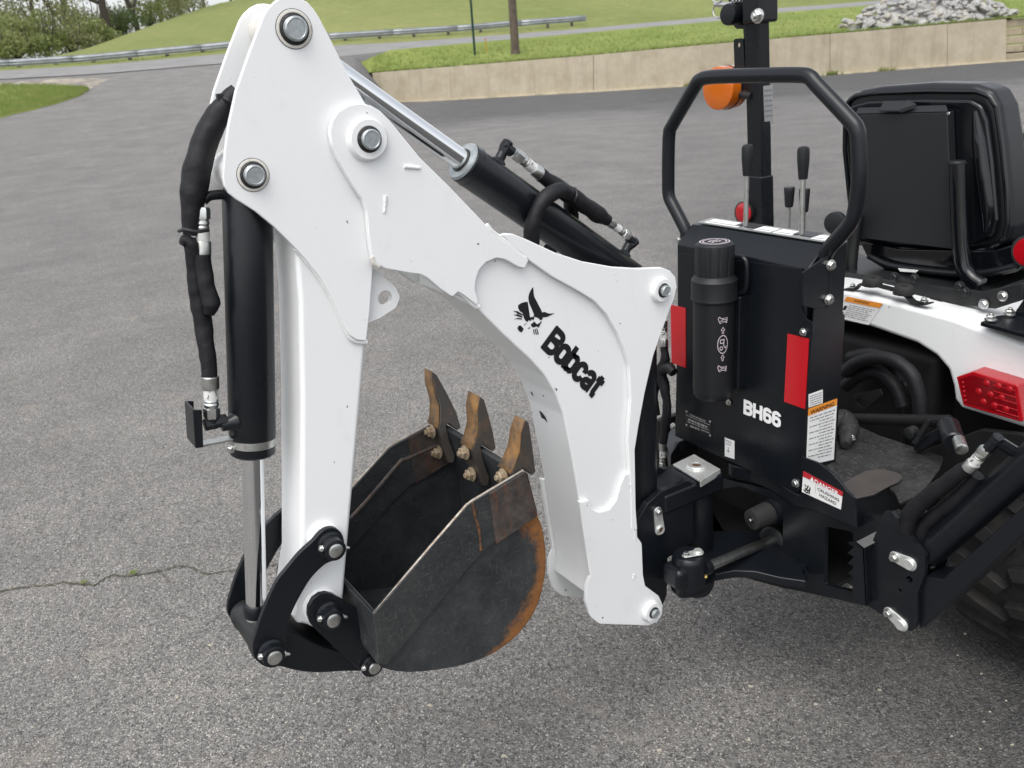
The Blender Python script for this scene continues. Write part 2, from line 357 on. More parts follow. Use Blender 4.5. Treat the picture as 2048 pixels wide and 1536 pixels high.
def ring(bm, c, a, b, r, n, r2=None):
    r2 = r if r2 is None else r2
    return [bm.verts.new(c + a*(r*math.cos(2*math.pi*k/n)) + b*(r2*math.sin(2*math.pi*k/n))) for k in range(n)]
def skinrings(bm, R, cap=True):
    for A, B in zip(R, R[1:]):
        n = len(A)
        for k in range(n): bm.faces.new((A[k], A[(k+1) % n], B[(k+1) % n], B[k]))
    if cap: bm.faces.new(list(reversed(R[0]))); bm.faces.new(R[-1])
def addlathe(bm, p, d, prof, n=28, up=None):
    d = d.normalized()
    if up is None: a, b = basis(d)
    else: a = (up-d*up.dot(d)).normalized(); b = d.cross(a)
    skinrings(bm, [ring(bm, p+d*h, a, b, max(r, 1e-5), n) for h, r in prof])
def lathe(name, p, d, prof, m, parent=None, n=28, smooth=35):
    bm = bmesh.new(); addlathe(bm, Vector(p), Vector(d), prof, n); return mk(name, bm, m, parent, smooth)
def cyl(name, p0, p1, r, m, parent=None, n=24, ch=.0008, r1=None):
    p0, p1 = Vector(p0), Vector(p1); L = (p1-p0).length; r1 = r if r1 is None else r1
    return lathe(name, p0, p1-p0, [(0, r-ch), (ch, r), (L-ch, r1), (L, r1-ch)], m, parent, n)
def tube(name, pts, r, m, parent=None, n=14, sm=6, wob=0, flat=1.0, seed=0, sub=1):
    P = spline(pts, sm) if sm > 1 else [Vector(p) for p in pts]
    N = len(P); rs = r if hasattr(r, '__len__') else [r]*len(pts)
    bm = bmesh.new(); R = []; a = None
    for i, p in enumerate(P):
        d = (P[min(i+1, N-1)]-P[max(i-1, 0)]).normalized()
        if a is None: a, b = basis(d)
        else: a = (a-d*a.dot(d)).normalized(); b = d.cross(a)
        q = i/(N-1)*(len(rs)-1); k = min(int(q), len(rs)-2); rr = rs[k]*(1-q+k)+rs[k+1]*(q-k)
        vs = []
        for j in range(n):
            an = 2*math.pi*j/n; dv = a*math.cos(an)+b*math.sin(an)*flat; rad_ = rr
            if wob:
                s = (p+dv*rr)*34+Vector((seed*7.1, seed*3.3, 0)); rad_ *= 1+wob*(noise.noise(s)*1.3+noise.noise(s*2.2)*.6)
            vs.append(bm.verts.new(p+dv*rad_))
        R.append(vs)
    skinrings(bm, R); return mk(name, bm, m, parent, 60 if wob else 35)
def box(name, lo, hi, m, parent=None, bevel=.002, seg=2):
    bm = bmesh.new(); bmesh.ops.create_cube(bm, size=1)
    lo, hi = Vector(lo), Vector(hi)
    for v in bm.verts: v.co = Vector(((lo[i]+hi[i])/2+v.co[i]*(hi[i]-lo[i]) for i in range(3)))
    return mk(name, bm, m, parent, 35, bevel, seg)
def prism(name, loop, d, m, parent=None, bevel=.0015, smooth=35, seg=2):
    bm = bmesh.new(); extrude_poly(bm, loop, Vector(d)); return mk(name, bm, m, parent, smooth, bevel, seg)
def hexbolt(name, p, d, r, m, parent, washer=True, stud=True):
    bm = bmesh.new(); d = Vector(d).normalized(); p = Vector(p)
    if washer: addlathe(bm, p, d, [(0, r*1.45), (r*.25, r*1.45), (r*.3, r*1.35)], 18)
    addlathe(bm, p+d*r*.3, d, [(0, r*1.12), (r*.75, r*1.12), (r*.95, r*.92)], 6)
    if stud: addlathe(bm, p+d*r*1.25, d, [(0, r*.55), (r*.4, r*.55), (r*.5, r*.45)], 12)
    return mk(name, bm, m, parent, 30)
def strokes(name, segs, m, parent, O, ex, ey, w, nrm, lift=.0006):
    """flat lettering: poly-strokes of width w in the frame (O, ex, ey); every stroke sits a hair above the last"""
    bm = bmesh.new(); k = 0
    for s in segs:
        ww = w
        pts = s
        if isinstance(s, dict): ww = s['w']; pts = s['p']
        P = [Vector(p) for p in pts]; closed = (P[0]-P[-1]).length < 1e-6 and len(P) > 2
        if closed: P = P[:-1]
        N = len(P); L = []; Rr = []
        for i in range(N):
            if closed: d0 = (P[i]-P[i-1]); d1 = (P[(i+1) % N]-P[i])
            else: d0 = (P[i]-P[max(i-1, 0)]); d1 = (P[min(i+1, N-1)]-P[i])
            if d0.length < 1e-9: d0 = d1
            if d1.length < 1e-9: d1 = d0
            d0 = d0.normalized(); d1 = d1.normalized(); t = (d0+d1)
            t = t.normalized() if t.length > 1e-6 else d1
            nn = Vector((-t.y, t.x)); c = max(nn.dot(Vector((-d1.y, d1.x))), .45)
            L.append(P[i]+nn*(ww/2/c)); Rr.append(P[i]-nn*(ww/2/c))
        z = nrm*(lift+k*.00004); k += 1
        A = [bm.verts.new(O+ex*p.x+ey*p.y+z) for p in L]; B = [bm.verts.new(O+ex*p.x+ey*p.y+z) for p in Rr]
        for i in range(N if closed else N-1):
            j = (i+1) % N; bm.faces.new((A[i], A[j], B[j], B[i]))
    me = bpy.data.meshes.new(name); bm.to_mesh(me); bm.free()
    return finish(name, me, m, parent, 0)
def polys(name, L, m, parent, fn):
    bm = bmesh.new()
    for k, l in enumerate(L):
        vs = [bm.verts.new(fn(p, k)) for p in l]; bm.faces.new(vs)
    bmesh.ops.triangulate(bm, faces=bm.faces)
    me = bpy.data.meshes.new(name); bm.to_mesh(me); bm.free(); return finish(name, me, m, parent, 0)
def text(name, s, m, parent, O, ex, ey, nrm, height, width=None, bold=0.0, lift=.0006):
    c = bpy.data.curves.new(name, 'FONT'); c.body = s; c.size = 1; c.offset = bold; c.resolution_u = 3
    o = bpy.data.objects.new(name, c); COL.objects.link(o)
    bpy.context.view_layer.update()
    me = bpy.data.meshes.new_from_object(o.evaluated_get(bpy.context.evaluated_depsgraph_get()))
    bpy.data.objects.remove(o); bpy.data.curves.remove(c)
    xs = [v.co.x for v in me.vertices]; ys = [v.co.y for v in me.vertices]
    sy = height/(max(ys)-min(ys)); sx = width/(max(xs)-min(xs)) if width else sy
    x0, y0 = min(xs), min(ys)
    for v in me.vertices: v.co = O+ex*((v.co.x-x0)*sx)+ey*((v.co.y-y0)*sy)+nrm*lift
    me.materials.clear(); me.name = name
    return finish(name, me, m, parent, 0)
def arc(cx, cy, rx, ry, a0, a1, n=8):
    return [(cx+rx*math.cos(rad(a0+(a1-a0)*k/n)), cy+ry*math.sin(rad(a0+(a1-a0)*k/n))) for k in range(n+1)]
NEG_Y = Vector((0, -1, 0)); NEG_X = Vector((-1, 0, 0)); UP = Vector((0, 0, 1)); PX = Vector((1, 0, 0)); PY = Vector((0, 1, 0))

# ================================================================== setting
def lin(tab, x):
    if x <= tab[0][0]: a, b = tab[0], tab[1]
    elif x >= tab[-1][0]: a, b = tab[-2], tab[-1]
    else:
        for a, b in zip(tab, tab[1:]):
            if a[0] <= x <= b[0]: break
    return a[1]+(b[1]-a[1])*(x-a[0])/(b[0]-a[0])
def UV(u, v, z=0): return _r*u+_v*v+Vector((0, 0, z))
def uv(p): return p.x*_r.x+p.y*_r.y, p.x*_v.x+p.y*_v.y
def structure(o): o['kind'] = 'structure'; return o
def gridmesh(rows, name, m, parent=None, smooth=60):
    n = len(rows[0]); V = [p for r in rows for p in r]
    Fc = [(i*n+j, i*n+j+1, (i+1)*n+j+1, (i+1)*n+j) for i in range(len(rows)-1) for j in range(n-1)]
    me = bpy.data.meshes.new(name); me.from_pydata(V, [], Fc); me.update()
    return finish(name, me, m, parent, smooth)
ROADN = [(-1500, 262), (-700, 212), (0, 160), (200, 149), (470, 126), (690, 113), (800, 101), (1000, 83), (1170, 68), (1300, 56), (1430, 45), (1560, 27), (1700, 16), (1850, 4), (2048, -10), (3400, -90)]
ROADF = [(-1500, 240), (-700, 195), (0, 143), (200, 131), (470, 107), (690, 91), (800, 86), (1000, 71), (1170, 58), (1300, 46), (1430, 35), (1560, 17), (1700, 7), (1850, -6), (2048, -21), (3400, -105)]
VN = [(-1500, 34), (0, 38), (470, 40.5), (690, 41.5), (1170, 46), (1430, 49), (1850, 54), (3400, 62)]
VF = [(-1500, 39), (0, 43), (470, 46), (690, 47), (1170, 52.5), (1430, 55), (1850, 60), (3400, 69)]
WTOP = [(745, 146), (1179, 111), (1440, 87), (2025, 37), (3400, -75)]
WBASE = [(745, 209), (808, 205.5), (1187, 184), (1382, 172), (1660, 150), (2013, 123), (3400, 20)]
CX = list(range(-1500, 600, 60)) + list(range(600, 780, 12)) + list(range(780, 3401, 60))
def E_road(x): return W(x, lin(ROADN, x), v=lin(VN, x))
def wall_base(x): return W(x, lin(WBASE, x), Z=0)
def lotrows():
    rows = []
    cols = []
    for x in CX:
        e = E_road(x); u, v = uv(e)
        k = min(max((x-700)/90, 0), 1); k = 1-k*k*(3-2*k)
        if x > 745: v_ = v
        cols.append((u/v, v, e.z*k))
    for i in range(19):
        t = i/18; r = []
        for kk, ve, ze in cols:
            vv = 12+(ve-12)*t; r.append(UV(kk*vv, vv, ze*t**1.5))
        rows.append(r)
    return rows
rows = lotrows()
def far_sheet(p): return p
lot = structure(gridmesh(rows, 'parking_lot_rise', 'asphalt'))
near_rows = [[UV((c.x*_r.x+c.y*_r.y) if i == 2 else (c.x*_r.x+c.y*_r.y)*(1.0 if i else 1.0), (12, 3, -14)[2-i]) for c in rows[0]] for i in range(3)]
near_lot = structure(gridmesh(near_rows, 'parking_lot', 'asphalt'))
bvh_lot = BVHTree.FromPolygons([v.co.copy() for v in lot.data.vertices], [tuple(p.vertices) for p in lot.data.polygons])
def hit(bvh, x, y, off=0):
    d = ray(x, y).normalized(); p, n, i, dd = bvh.ray_cast(CAM, d)
    if p is None: return None
    return p + UP*off
# ---- road past the lot
rr = []
for i in range(5):
    t = i/4; rr.append([W(x, lin(ROADN, x), v=lin(VN, x))*(1-t)+W(x, lin(ROADF, x), v=lin(VF, x))*t+UP*(.03+.05*math.sin(math.pi*t)) for x in CX])
road = structure(gridmesh(rr, 'road', 'road'))
# ---- hillside behind the road
CREST = [(-1500, 240), (-700, 175), (0, 138), (100, 120), (170, 104), (250, 76), (320, 48), (420, 17), (500, -6), (700, -50), (1000, -95), (1400, -120), (2048, -150), (3400, -230)]
VC = [(-1500, 52), (0, 56), (170, 64), (320, 85), (500, 112), (1000, 140), (3400, 170)]
hx = list(range(-1500, -60, 80))+list(range(-60, 700, 14))+list(range(700, 3401, 50))
hr = []
for i in range(26):
    t = i/24
    row = []
    for x in hx:
        a = W(x, lin(ROADF, x), v=lin(VF, x)); c = W(x, lin(CREST, x), v=lin(VC, x))
        p = a+(c-a)*t
        if t > 1: p.z -= (c-a).length*.12
        p.z += math.sin(math.pi*min(t, 1))*(c-a).length*.015 + noise.noise(p*.12)*.35*min(t*3, 1)*(1-t*.8) + (noise.noise(p*.5)*.10 if 0 < t else 0)
        row.append(p + (UP*.02 if i else UP*.0))
    hr.append(row)
hillside = structure(gridmesh(hr, 'grass_hillside', 'hill'))
far = [UV(u, v, z) for u, v, z in ((-500, 60, -6), (600, 60, -6), (600, 900, 2), (-500, 900, 2))]
me = bpy.data.meshes.new('far_land'); me.from_pydata(far, [], [(0, 1, 2, 3)]); structure(finish('far_land', me, 'hill', None, 0))
# ---- lawn terrace above the retaining wall
tx = list(range(690, 1100, 7))+list(range(1100, 2100, 16))+list(range(2100, 3401, 60))
def wall_top(x):
    b = wall_base(max(x, 700)); u, v = uv(b); return W(x, lin(WTOP, x), v=v)
tr = []
for i in range(11):
    t = i/10; row = []
    for x in tx:
        a = wall_top(x)+_v*.12+UP*.03; c = E_road(x)+UP*.06
        q_ = min(max((x-690)/90, 0), 1); c = a.lerp(c, q_**.6)
        p = a.lerp(c, t); k = math.sin(math.pi*t)
        p.z += -.28*k + (noise.noise(p*.35)*.12+noise.noise(p*1.3)*.04)*k
        row.append(p)
    tr.append(row)
lawn = structure(gridmesh(tr, 'lawn_terrace', 'grass'))
bvh_lawn = BVHTree.FromPolygons([v.co.copy() for v in lawn.data.vertices], [tuple(p.vertices) for p in lawn.data.polygons])
# ---- grass island and broken edge on the left
def sheet(name, near, fare, xs, m, off, ny=7, jit=.0):
    R = []
    for i in range(ny+1):
        t = i/ny; row = []
        for x in xs:
            y0, y1 = lin(near, x), lin(fare, x)
            j = noise.noise(Vector((x*.05, i*1.7, 0)))*jit
            p = hit(bvh_lot, x, y0*(1-t)+y1*t+(j if i in (0, ny) else 0), off*(1 if 0 < i < ny else .15)); row.append(p)
        R.append(row)
    return structure(gridmesh(R, name, m))
ISN = [(-900, 400), (0, 236), (60, 222), (120, 206), (160, 192), (176, 181)]
ISF = [(-900, 250), (0, 170), (60, 171), (120, 173), (160, 177), (176, 180)]
sheet('gravel_edge', [(-900, 255), (0, 174), (120, 177), (175, 182), (190, 172), (216, 160)], [(-900, 238), (0, 166), (90, 159), (140, 156), (190, 157), (216, 159)], [-900, -600, -300, -100]+list(range(0, 217, 6)), 'patch', .02, 4, 1.0)
island = sheet('grass_island', ISN, ISF, [-900, -600, -300, -150, -60]+list(range(0, 177, 8)), 'grass', .05, 9, 1.5)
# ---- grass blades that give the lawn its nap
def blades(name, pts, h, wd, label):
    V = []; Fc = []
    for p in pts:
        for _ in range(3):
            a = random.uniform(0, math.pi*2); s = random.uniform(.5, 1.3); q = p+Vector((random.uniform(-.08, .08), random.uniform(-.08, .08), -.015))
            d = Vector((math.cos(a), math.sin(a), 0))*wd*s; k = len(V)
            tip = q+Vector((random.uniform(-.6, .6)*h, random.uniform(-.6, .6)*h, h*s))
            V += [q-d, q+d, tip]; Fc.append((k, k+1, k+2))
    me = bpy.data.meshes.new(name); me.from_pydata(V, [], Fc); o = finish(name, me, 'blade', None, 0)
    tag(o, label, 'grass'); o['kind'] = 'stuff'; return o
bl = []
for _ in range(5200):
    x = random.uniform(745, 2048); t = random.random()**1.6
    p = hit(bvh_lawn, x, (lin(WTOP, x)-1)*(1-t)+(lin(ROADN, x)+2)*t)
    if p: bl.append(p)
for _ in range(1500):
    x = random.uniform(745, 2060); bl.append(wall_top(x)+_v*random.uniform(.12, .35)+UP*.02)
blades('lawn_grass', bl, .10, .012, 'short green grass on the lawn above the concrete wall')
bl = []
for _ in range(4200):
    x = random.uniform(-20, 174); t = random.random()
    p = hit(bvh_lot, x, lin(ISN, x)*(1-t)+lin(ISF, x)*t, .05)
    if p: bl.append(p)
blades('island_grass', bl, .10, .010, 'bright green grass on the island left of the driveway')
bl = []
for _ in range(5200):
    x = random.uniform(-20, 1430)
    a = W(x, lin(ROADF, x), v=lin(VF, x)); bl.append(a+_v*random.uniform(.7, 4.5)+UP*(random.uniform(0, .08)))
blades('verge_grass', bl, .17, .016, 'rough grass along the verge under the guardrail')

# ---- retaining wall: cast panels with open joints
def wall_pt(x, top): return wall_top(x) if top else wall_base(x)
wl = thing('retaining_wall', 'long tan concrete retaining wall behind the parking lot', 'wall', wall_base(1200))
joints = [745, 1187, 1660, 1895, 2013]
for a, b in zip(joints, joints[1:]):
    bm = bmesh.new(); R = []
    n = max(2, int((b-a)/40))
    for k in range(n+1):
        x = a+(b-a)*k/n+(.45 if k == 0 else -.45 if k == n else 0)
        p0, p1 = wall_base(x), wall_top(x); p0 = p0-UP*.05
        R.append([bm.verts.new(q) for q in (p0, p1, p1+_v*.25, p0+_v*.25)])
    skinrings(bm, R); mk('concrete_panel', bm, 'conc', wl, 30, .006)
fb = bmesh.new(); R = []
for k in range(31):
    x = 750+(2048-750)*k/30; p = wall_base(x); j = noise.noise(p)*.05
    R.append([fb.verts.new(q) for q in (p-_v*(.13+j)-UP*.03, p-_v*(.11+j)+UP*(.05+j*.3), p+_v*.02+UP*(.06+j*.3), p+_v*.02-UP*.03)])
skinrings(fb, R); mk('footing', fb, 'footing', wl, 40)
bm = bmesh.new()
for _ in range(70):      # weeds at the foot of the joints
    x = random.choice((1660, 1660, 1480, 1395, 1380, 1770))+random.gauss(0, 9); p = wall_base(x)-_v*.16
    for q in range(5):
        a = random.uniform(0, 6.28); d = Vector((math.cos(a), math.sin(a), 0)); hh = random.uniform(.06, .22)
        bm.faces.new([bm.verts.new(p-d*.02), bm.verts.new(p+d*.02), bm.verts.new(p+d*.06+UP*hh)])
me = bpy.data.meshes.new('weeds'); bm.to_mesh(me); bm.free(); o = finish('weeds', me, 'blade', wl, 0); o['kind'] = 'stuff'
# block wall at the far right
bw = thing('block_wall', 'stacked tan block wall joining the concrete wall at right', 'wall', wall_base(2030))
for c in range(5):
    for j in range(4):
        x0, x1 = 2016+j*62+(c % 2)*-26, 2016+(j+1)*62+(c % 2)*-26-1
        x0 = max(x0, 2016)
        def bp(x, q):
            p0, p1 = wall_base(x), wall_top(x); return p0.lerp(p1, q)+_v*(.12+.03*c)
        bm = bmesh.new(); R = []
        for x in (x0, x1):
            lo, hi = bp(x, c/5+.006), bp(x, (c+1)/5-.018)
            R.append([bm.verts.new(q) for q in (lo, hi, hi+_v*.4, lo+_v*.4)])
        skinrings(bm, R); mk('block', bm, 'block', bw, 30, .03)
# ---- guardrail
RT = [(-500, 157), (0, 120), (176, 109), (469, 82), (656, 66.5), (937, 49), (1027, 41), (1168, 30.5)]
RV = [(-500, 42), (0, 44.2), (469, 47), (656, 48), (1168, 53.5)]
gr = thing('guardrail', 'galvanised steel guardrail along the far road', 'guardrail', W(300, 130, v=45))
def railp(x, h, dn=0): return W(x, lin(RT, x), v=lin(RV, x))+UP*h-_v*dn
prof = [(0, 0), (-.025, .03), (-.085, -.0), (-.11, .03), (-.14, .085), (-.17, .03), (-.20, 0), (-.225, .03), (-.285, 0), (-.31, .03)]
prof = [(0, .02), (-.02, .0), (-.04, .015), (-.075, .075), (-.11, .08), (-.145, .02), (-.165, .02), (-.20, .08), (-.235, .075), (-.27, .015), (-.29, 0), (-.31, .02)]
segs_ = [-500+ (1668)*k/13 for k in range(14)]
for a, b in zip(segs_, segs_[1:]):
    bm = bmesh.new(); n = 5; R = []
    for k in range(n+1):
        x = a+(b-a+3)*k/n; o_ = 0.012 if k == n else 0
        R.append([bm.verts.new(railp(x, h, d+o_)) for h, d in prof])
    for A, B in zip(R, R[1:]):
        for j in range(len(A)-1): bm.faces.new((A[j], A[j+1], B[j+1], B[j]))
    o = mk('rail', bm, 'galv', gr, 50)
    s = o.modifiers.new('thick', 'SOLIDIFY'); s.thickness = .006; s.offset = 1
bm = bmesh.new(); R = []
for an in range(0, 181, 30):
    c = railp(1168, 0); q = rad(an)
    R.append([bm.verts.new(c+_r*(.12*math.sin(q))+_v*(.11-.11*math.cos(q))*1.0-_v*.04+UP*h) for h in (0, -.31)])
for A, B in zip(R, R[1:]): bm.faces.new((A[0], A[1], B[1], B[0]))
mk('rail_end', bm, 'galv', gr, 60)
pxs = [-200, -120, -40, 32, 106, 182, 255, 330, 402, 470, 540, 612, 688, 757, 826, 895, 960, 1030, 1095, 1143]
for x in pxs:
    t = railp(x, -.04)+_v*.03; g = W(x, lin(ROADF, x), v=lin(VF, x)); zb = g.z-.15
    cx = Vector((t.x, t.y, 0))
    lo = cx+Vector((-.05, 0, zb)); bm = bmesh.new(); R = []
    for z in (zb, t.z):
        R.append([bm.verts.new(Vector((t.x, t.y, z))+_r*a+_v*b) for a, b in ((-.075, 0), (.075, 0), (.075, .15), (-.075, .15))])
    skinrings(bm, R); mk('post', bm, 'post', gr, 30, .008)
# ---- poles on the lawn
def hl(x, y):
    for k in range(12):
        p = hit(bvh_lawn, x, y-k)
        if p: return p
    return W(x, y, v=41)
p = hl(1031, 107)
up_ = thing('utility_pole', 'weathered brown wooden utility pole on the lawn', 'pole', p)
lathe('pole_shaft', p-UP*.1, UP, [(0, .20), (.4, .185), (2.5, .175), (9, .14)], 'polewood', up_, 18)
lathe('butt_collar', p-UP*.05, UP, [(0, .225), (.12, .21), (.16, .19)], 'polewood', up_, 18)
p = hl(950, 111)
sp_ = thing('sign_post', 'thin dark green metal post beside the utility pole', 'post', p)
bm = bmesh.new(); extrude_poly(bm, [p+_r*a+_v*b-UP*.1 for a, b in ((-.05, 0), (-.03, 0), (-.022, .05), (.022, .05), (.03, 0), (.05, 0), (.05, .012), (.035, .012), (.028, .062), (-.028, .062), (-.035, .012), (-.05, .012))], UP*4.2)
mk('channel_post', bm, 'green', sp_, 30)
p = hl(973, 106); ys = thing('marker_stake', 'small yellow wooden stake in the lawn beside the green post', 'stake', p)
box('stake', p+Vector((-.02, -.02, -.05)), p+Vector((.02, .02, .62)), mat('yellow_stake', (.42, .26, .03), .7), ys, .004)
box('stake_cap', p+Vector((-.024, -.024, .56)), p+Vector((.024, .024, .60)), mat('stake_band', (.5, .12, .03), .6), ys, .003)
p = W(1254, 34, v=60); gs = thing('marker_post', 'small grey marker post in bare soil across the road', 'post', p)
lathe('post_shaft', p-UP*.3, UP, [(0, .06), (.85, .06), (.95, .05), (1.0, .02)], 'galv', gs, 12)
lathe('post_collar', p-UP*.3+UP*.6, UP, [(0, .07), (.1, .07)], 'galv', gs, 12)
p = W(1643, 8, v=62); ub = thing('utility_box', 'small white utility box across the road', 'box', p)
box('cabinet', p+Vector((-.35, -.2, -.1)), p+Vector((.35, .2, .9)), mat('white_cabinet', (.62, .66, .72), .5), ub, .02)
box('plinth', p+Vector((-.4, -.25, -.4)), p+Vector((.4, .25, -.1)), 'conc', ub, .02)
# ---- heap of stones
pc = hl(1895, 45)
rk = thing('rock_pile', 'heap of broken grey limestone on the lawn', 'rocks', pc)
def stone_mesh(i):
    bm = bmesh.new(); bmesh.ops.create_icosphere(bm, subdivisions=1, radius=1)
    for v in bm.verts:
        v.co *= 1+noise.noise(v.co*1.4+Vector((i*5, i, 0)))*.55
        v.co = Vector((v.co.x*1.25, v.co.y*.9, v.co.z*.62))
    for q in range(4):
        n_ = Vector((random.uniform(-1, 1), random.uniform(-1, 1), random.uniform(-.3, 1))).normalized()
        bmesh.ops.bisect_plane(bm, geom=bm.verts[:]+bm.edges[:]+bm.faces[:], plane_co=n_*.62, plane_no=n_, clear_outer=True)
        be = [e for e in bm.edges if e.is_boundary]
        if be: bmesh.ops.holes_fill(bm, edges=be)
    me = bpy.data.meshes.new('stone'); bm.to_mesh(me); bm.free()
    me.materials.append(M['stone2'] if i % 4 == 0 else M['stone']); return me
SM = [stone_mesh(i) for i in range(10)]
for i in range(290):
    a = random.uniform(0, 2*math.pi); q = math.sqrt(random.random()); big = random.random()
    if i % 3: a = random.uniform(math.pi, 2*math.pi)            # more stones shown on the lot side
    ru, rv = 3.55*q*math.cos(a), 1.9*q*math.sin(a)
    zz = max(0, 1.5*(1-q**1.15)) + random.uniform(-.06, .06)
    o = bpy.data.objects.new('stone', SM[i % 10]); COL.objects.link(o); o.parent = rk
    gz = (1.9+rv)*.06
    o.location = _r*ru+_v*(rv+1.7)+UP*(zz+gz+.02); s = .085+.11*big**2+.04*random.random()
    o.scale = (s*random.uniform(.8, 1.3), s*random.uniform(.8, 1.2), s*random.uniform(.8, 1.2)); o.rotation_euler = (random.uniform(-.6, .6), random.uniform(-.6, .6), random.uniform(0, 6.3))
bm = bmesh.new(); R = [[], [], []]
nR = 28
for lv, (k, z) in enumerate(((1.0, -.1), (.6, .52), (.02, 1.3))):
    R[lv] = [bm.verts.new(pc+_r*(3.5*k*math.cos(2*math.pi*j/nR))+_v*(1.7+1.85*k*math.sin(2*math.pi*j/nR))+UP*(z+noise.noise(Vector((j, lv*3, 1)))*.1)) for j in range(nR)]
skinrings(bm, R); o = mk('rubble_core', bm, 'stone', rk, 0)
# ---- trees and thicket beyond the guardrail
def leafmesh(bm, c, rx, rz, n, size, rnd):
    for _ in range(n):
        d = Vector((rnd.gauss(0, 1), rnd.gauss(0, 1), rnd.gauss(0, 1))).normalized()*(rnd.random()**.45)
        p = c+Vector((d.x*rx, d.y*rx, d.z*rz)); s = size*rnd.uniform(.5, 1.3)
        a = Vector((rnd.gauss(0, 1), rnd.gauss(0, 1), rnd.gauss(0, 1))).normalized(); b = a.orthogonal().normalized()
        b = (b*math.cos(1)+a.cross(b)*math.sin(rnd.uniform(0, 6)))
        bm.faces.new([bm.verts.new(p-a*s), bm.verts.new(p+b*s*.55), bm.verts.new(p+a*s), bm.verts.new(p-b*s*.55)])
def tree(x, y, v, h, rt, lean, leaf, dens, label, low=.25, size=.17, spread=.32):
    rnd = random.Random(int(x*13+v)); base = W(x, y, v=v); base.z -= .4
    t = thing('tree', label, 'tree', base, 'trees beyond the guardrail')
    bm = bmesh.new(); tips = []
    def limb(p, d, L, r, depth):
        n = 6; R = []; q = p.copy(); dd = d.copy(); a, b = basis(dd)
        for k in range(n+1):
            R.append(ring(bm, q, a, b, r*(1-.7*k/n), 7))
            if depth < 2 and k >= (1 if depth == 0 else 2) and rnd.random() < .85:
                nd = (dd+Vector((rnd.gauss(0, .7), rnd.gauss(0, .7), rnd.uniform(-.05, .5)))).normalized()
                limb(q, nd, L*rnd.uniform(.38, .6), r*(1-.7*k/n)*.62, depth+1)
            if depth >= 1 and k >= 3: tips.append(q.copy())
            q = q+dd*L/n; dd = (dd+Vector((rnd.gauss(0, .10), rnd.gauss(0, .10), .02))).normalized()
        tips.append(q.copy()); skinrings(bm, R)
    limb(base, Vector((lean, 0, 1)).normalized(), h, rt, 0)
    mk('trunk', bm, 'bark', t, 40)
    bm = bmesh.new()
    for q in tips:
        if q.z-base.z < h*low: continue
        leafmesh(bm, q+Vector((rnd.gauss(0, .3), rnd.gauss(0, .3), 0)), h*spread*.3*rnd.uniform(.6, 1.2), h*spread*.22*rnd.uniform(.6, 1.2), int(dens*rnd.uniform(.4, 1.5)), size, rnd)
    me = bpy.data.meshes.new('crown'); bm.to_mesh(me); bm.free(); finish('crown', me, leaf, t, 0)
def shrub(x, y, v, wd, ht, leaf, label, n=1100, size=.13):
    rnd = random.Random(int(x*7+v*3)); base = W(x, y, v=v)
    t = thing('shrub', label, 'shrub', base, 'thicket beyond the guardrail')
    bm = bmesh.new()
    for k in range(9):
        a = rnd.uniform(0, 6.28); q = base+Vector((math.cos(a), math.sin(a), 0))*wd*.5*rnd.random()
        top = q+Vector((rnd.gauss(0, .3), rnd.gauss(0, .3), ht*rnd.uniform(.5, .95)))
        R = []
        for j in range(4): R.append(ring(bm, base.lerp(q, min(1, j*.5)).lerp(top, j/3), Vector((1, 0, 0)), Vector((0, 1, 0)), .05*(1-j*.25)+.008, 5))
        skinrings(bm, R)
    mk('stems', bm, 'bark', t, 40)
    bm = bmesh.new()
    for k in range(12):
        a = rnd.uniform(0, 6.28); rr_ = rnd.random()**.6; c = base+Vector((math.cos(a)*wd*.6*rr_, math.sin(a)*wd*.6*rr_, ht*rnd.uniform(.12, .85)*(1-.35*rr_)))
        leafmesh(bm, c, wd*rnd.uniform(.22, .38), ht*rnd.uniform(.14, .26), int(n/12), size, rnd)
    me = bpy.data.meshes.new('foliage'); bm.to_mesh(me); bm.free(); finish('foliage', me, leaf, t, 0)
tree(8, 112, 66, 11, .22, -.03, 'leafB', 46, 'leftmost dark green tree beyond the guardrail', .10)
tree(75, 96, 80, 13, .22, .05, 'leafA', 34, 'open tree between the leftmost tree and the forked trunk', .14)
tree(143, 100, 76, 12, .26, .02, 'leafB', 40, 'tree with dark upright trunk left of the ivy clad tree', .14)
tree(221, 92, 72, 10, .36, .0, 'leafB', 95, 'dense ivy clad dark green tree at the foot of the hill', .08, .16, .22)
tree(277, 66, 84, 12, .25, -.06, 'leafA', 34, 'twin trunk tree just right of the ivy clad tree', .14)
tree(322, 40, 96, 13, .25, .05, 'leafC', 34, 'bare limbed tree growing on the hill crest', .14)
tree(362, 30, 104, 12, .2, -.04, 'leafC', 38, 'small olive tree right of the bare limbed tree on the crest', .2)
tree(408, 16, 116, 11, .2, .04, 'leafC', 40, 'rightmost tree on the hill crest beside the white arm', .2)
tree(462, 4, 122, 10, .2, .0, 'leafC', 34, 'far tree behind the crest nearest the white arm', .15)
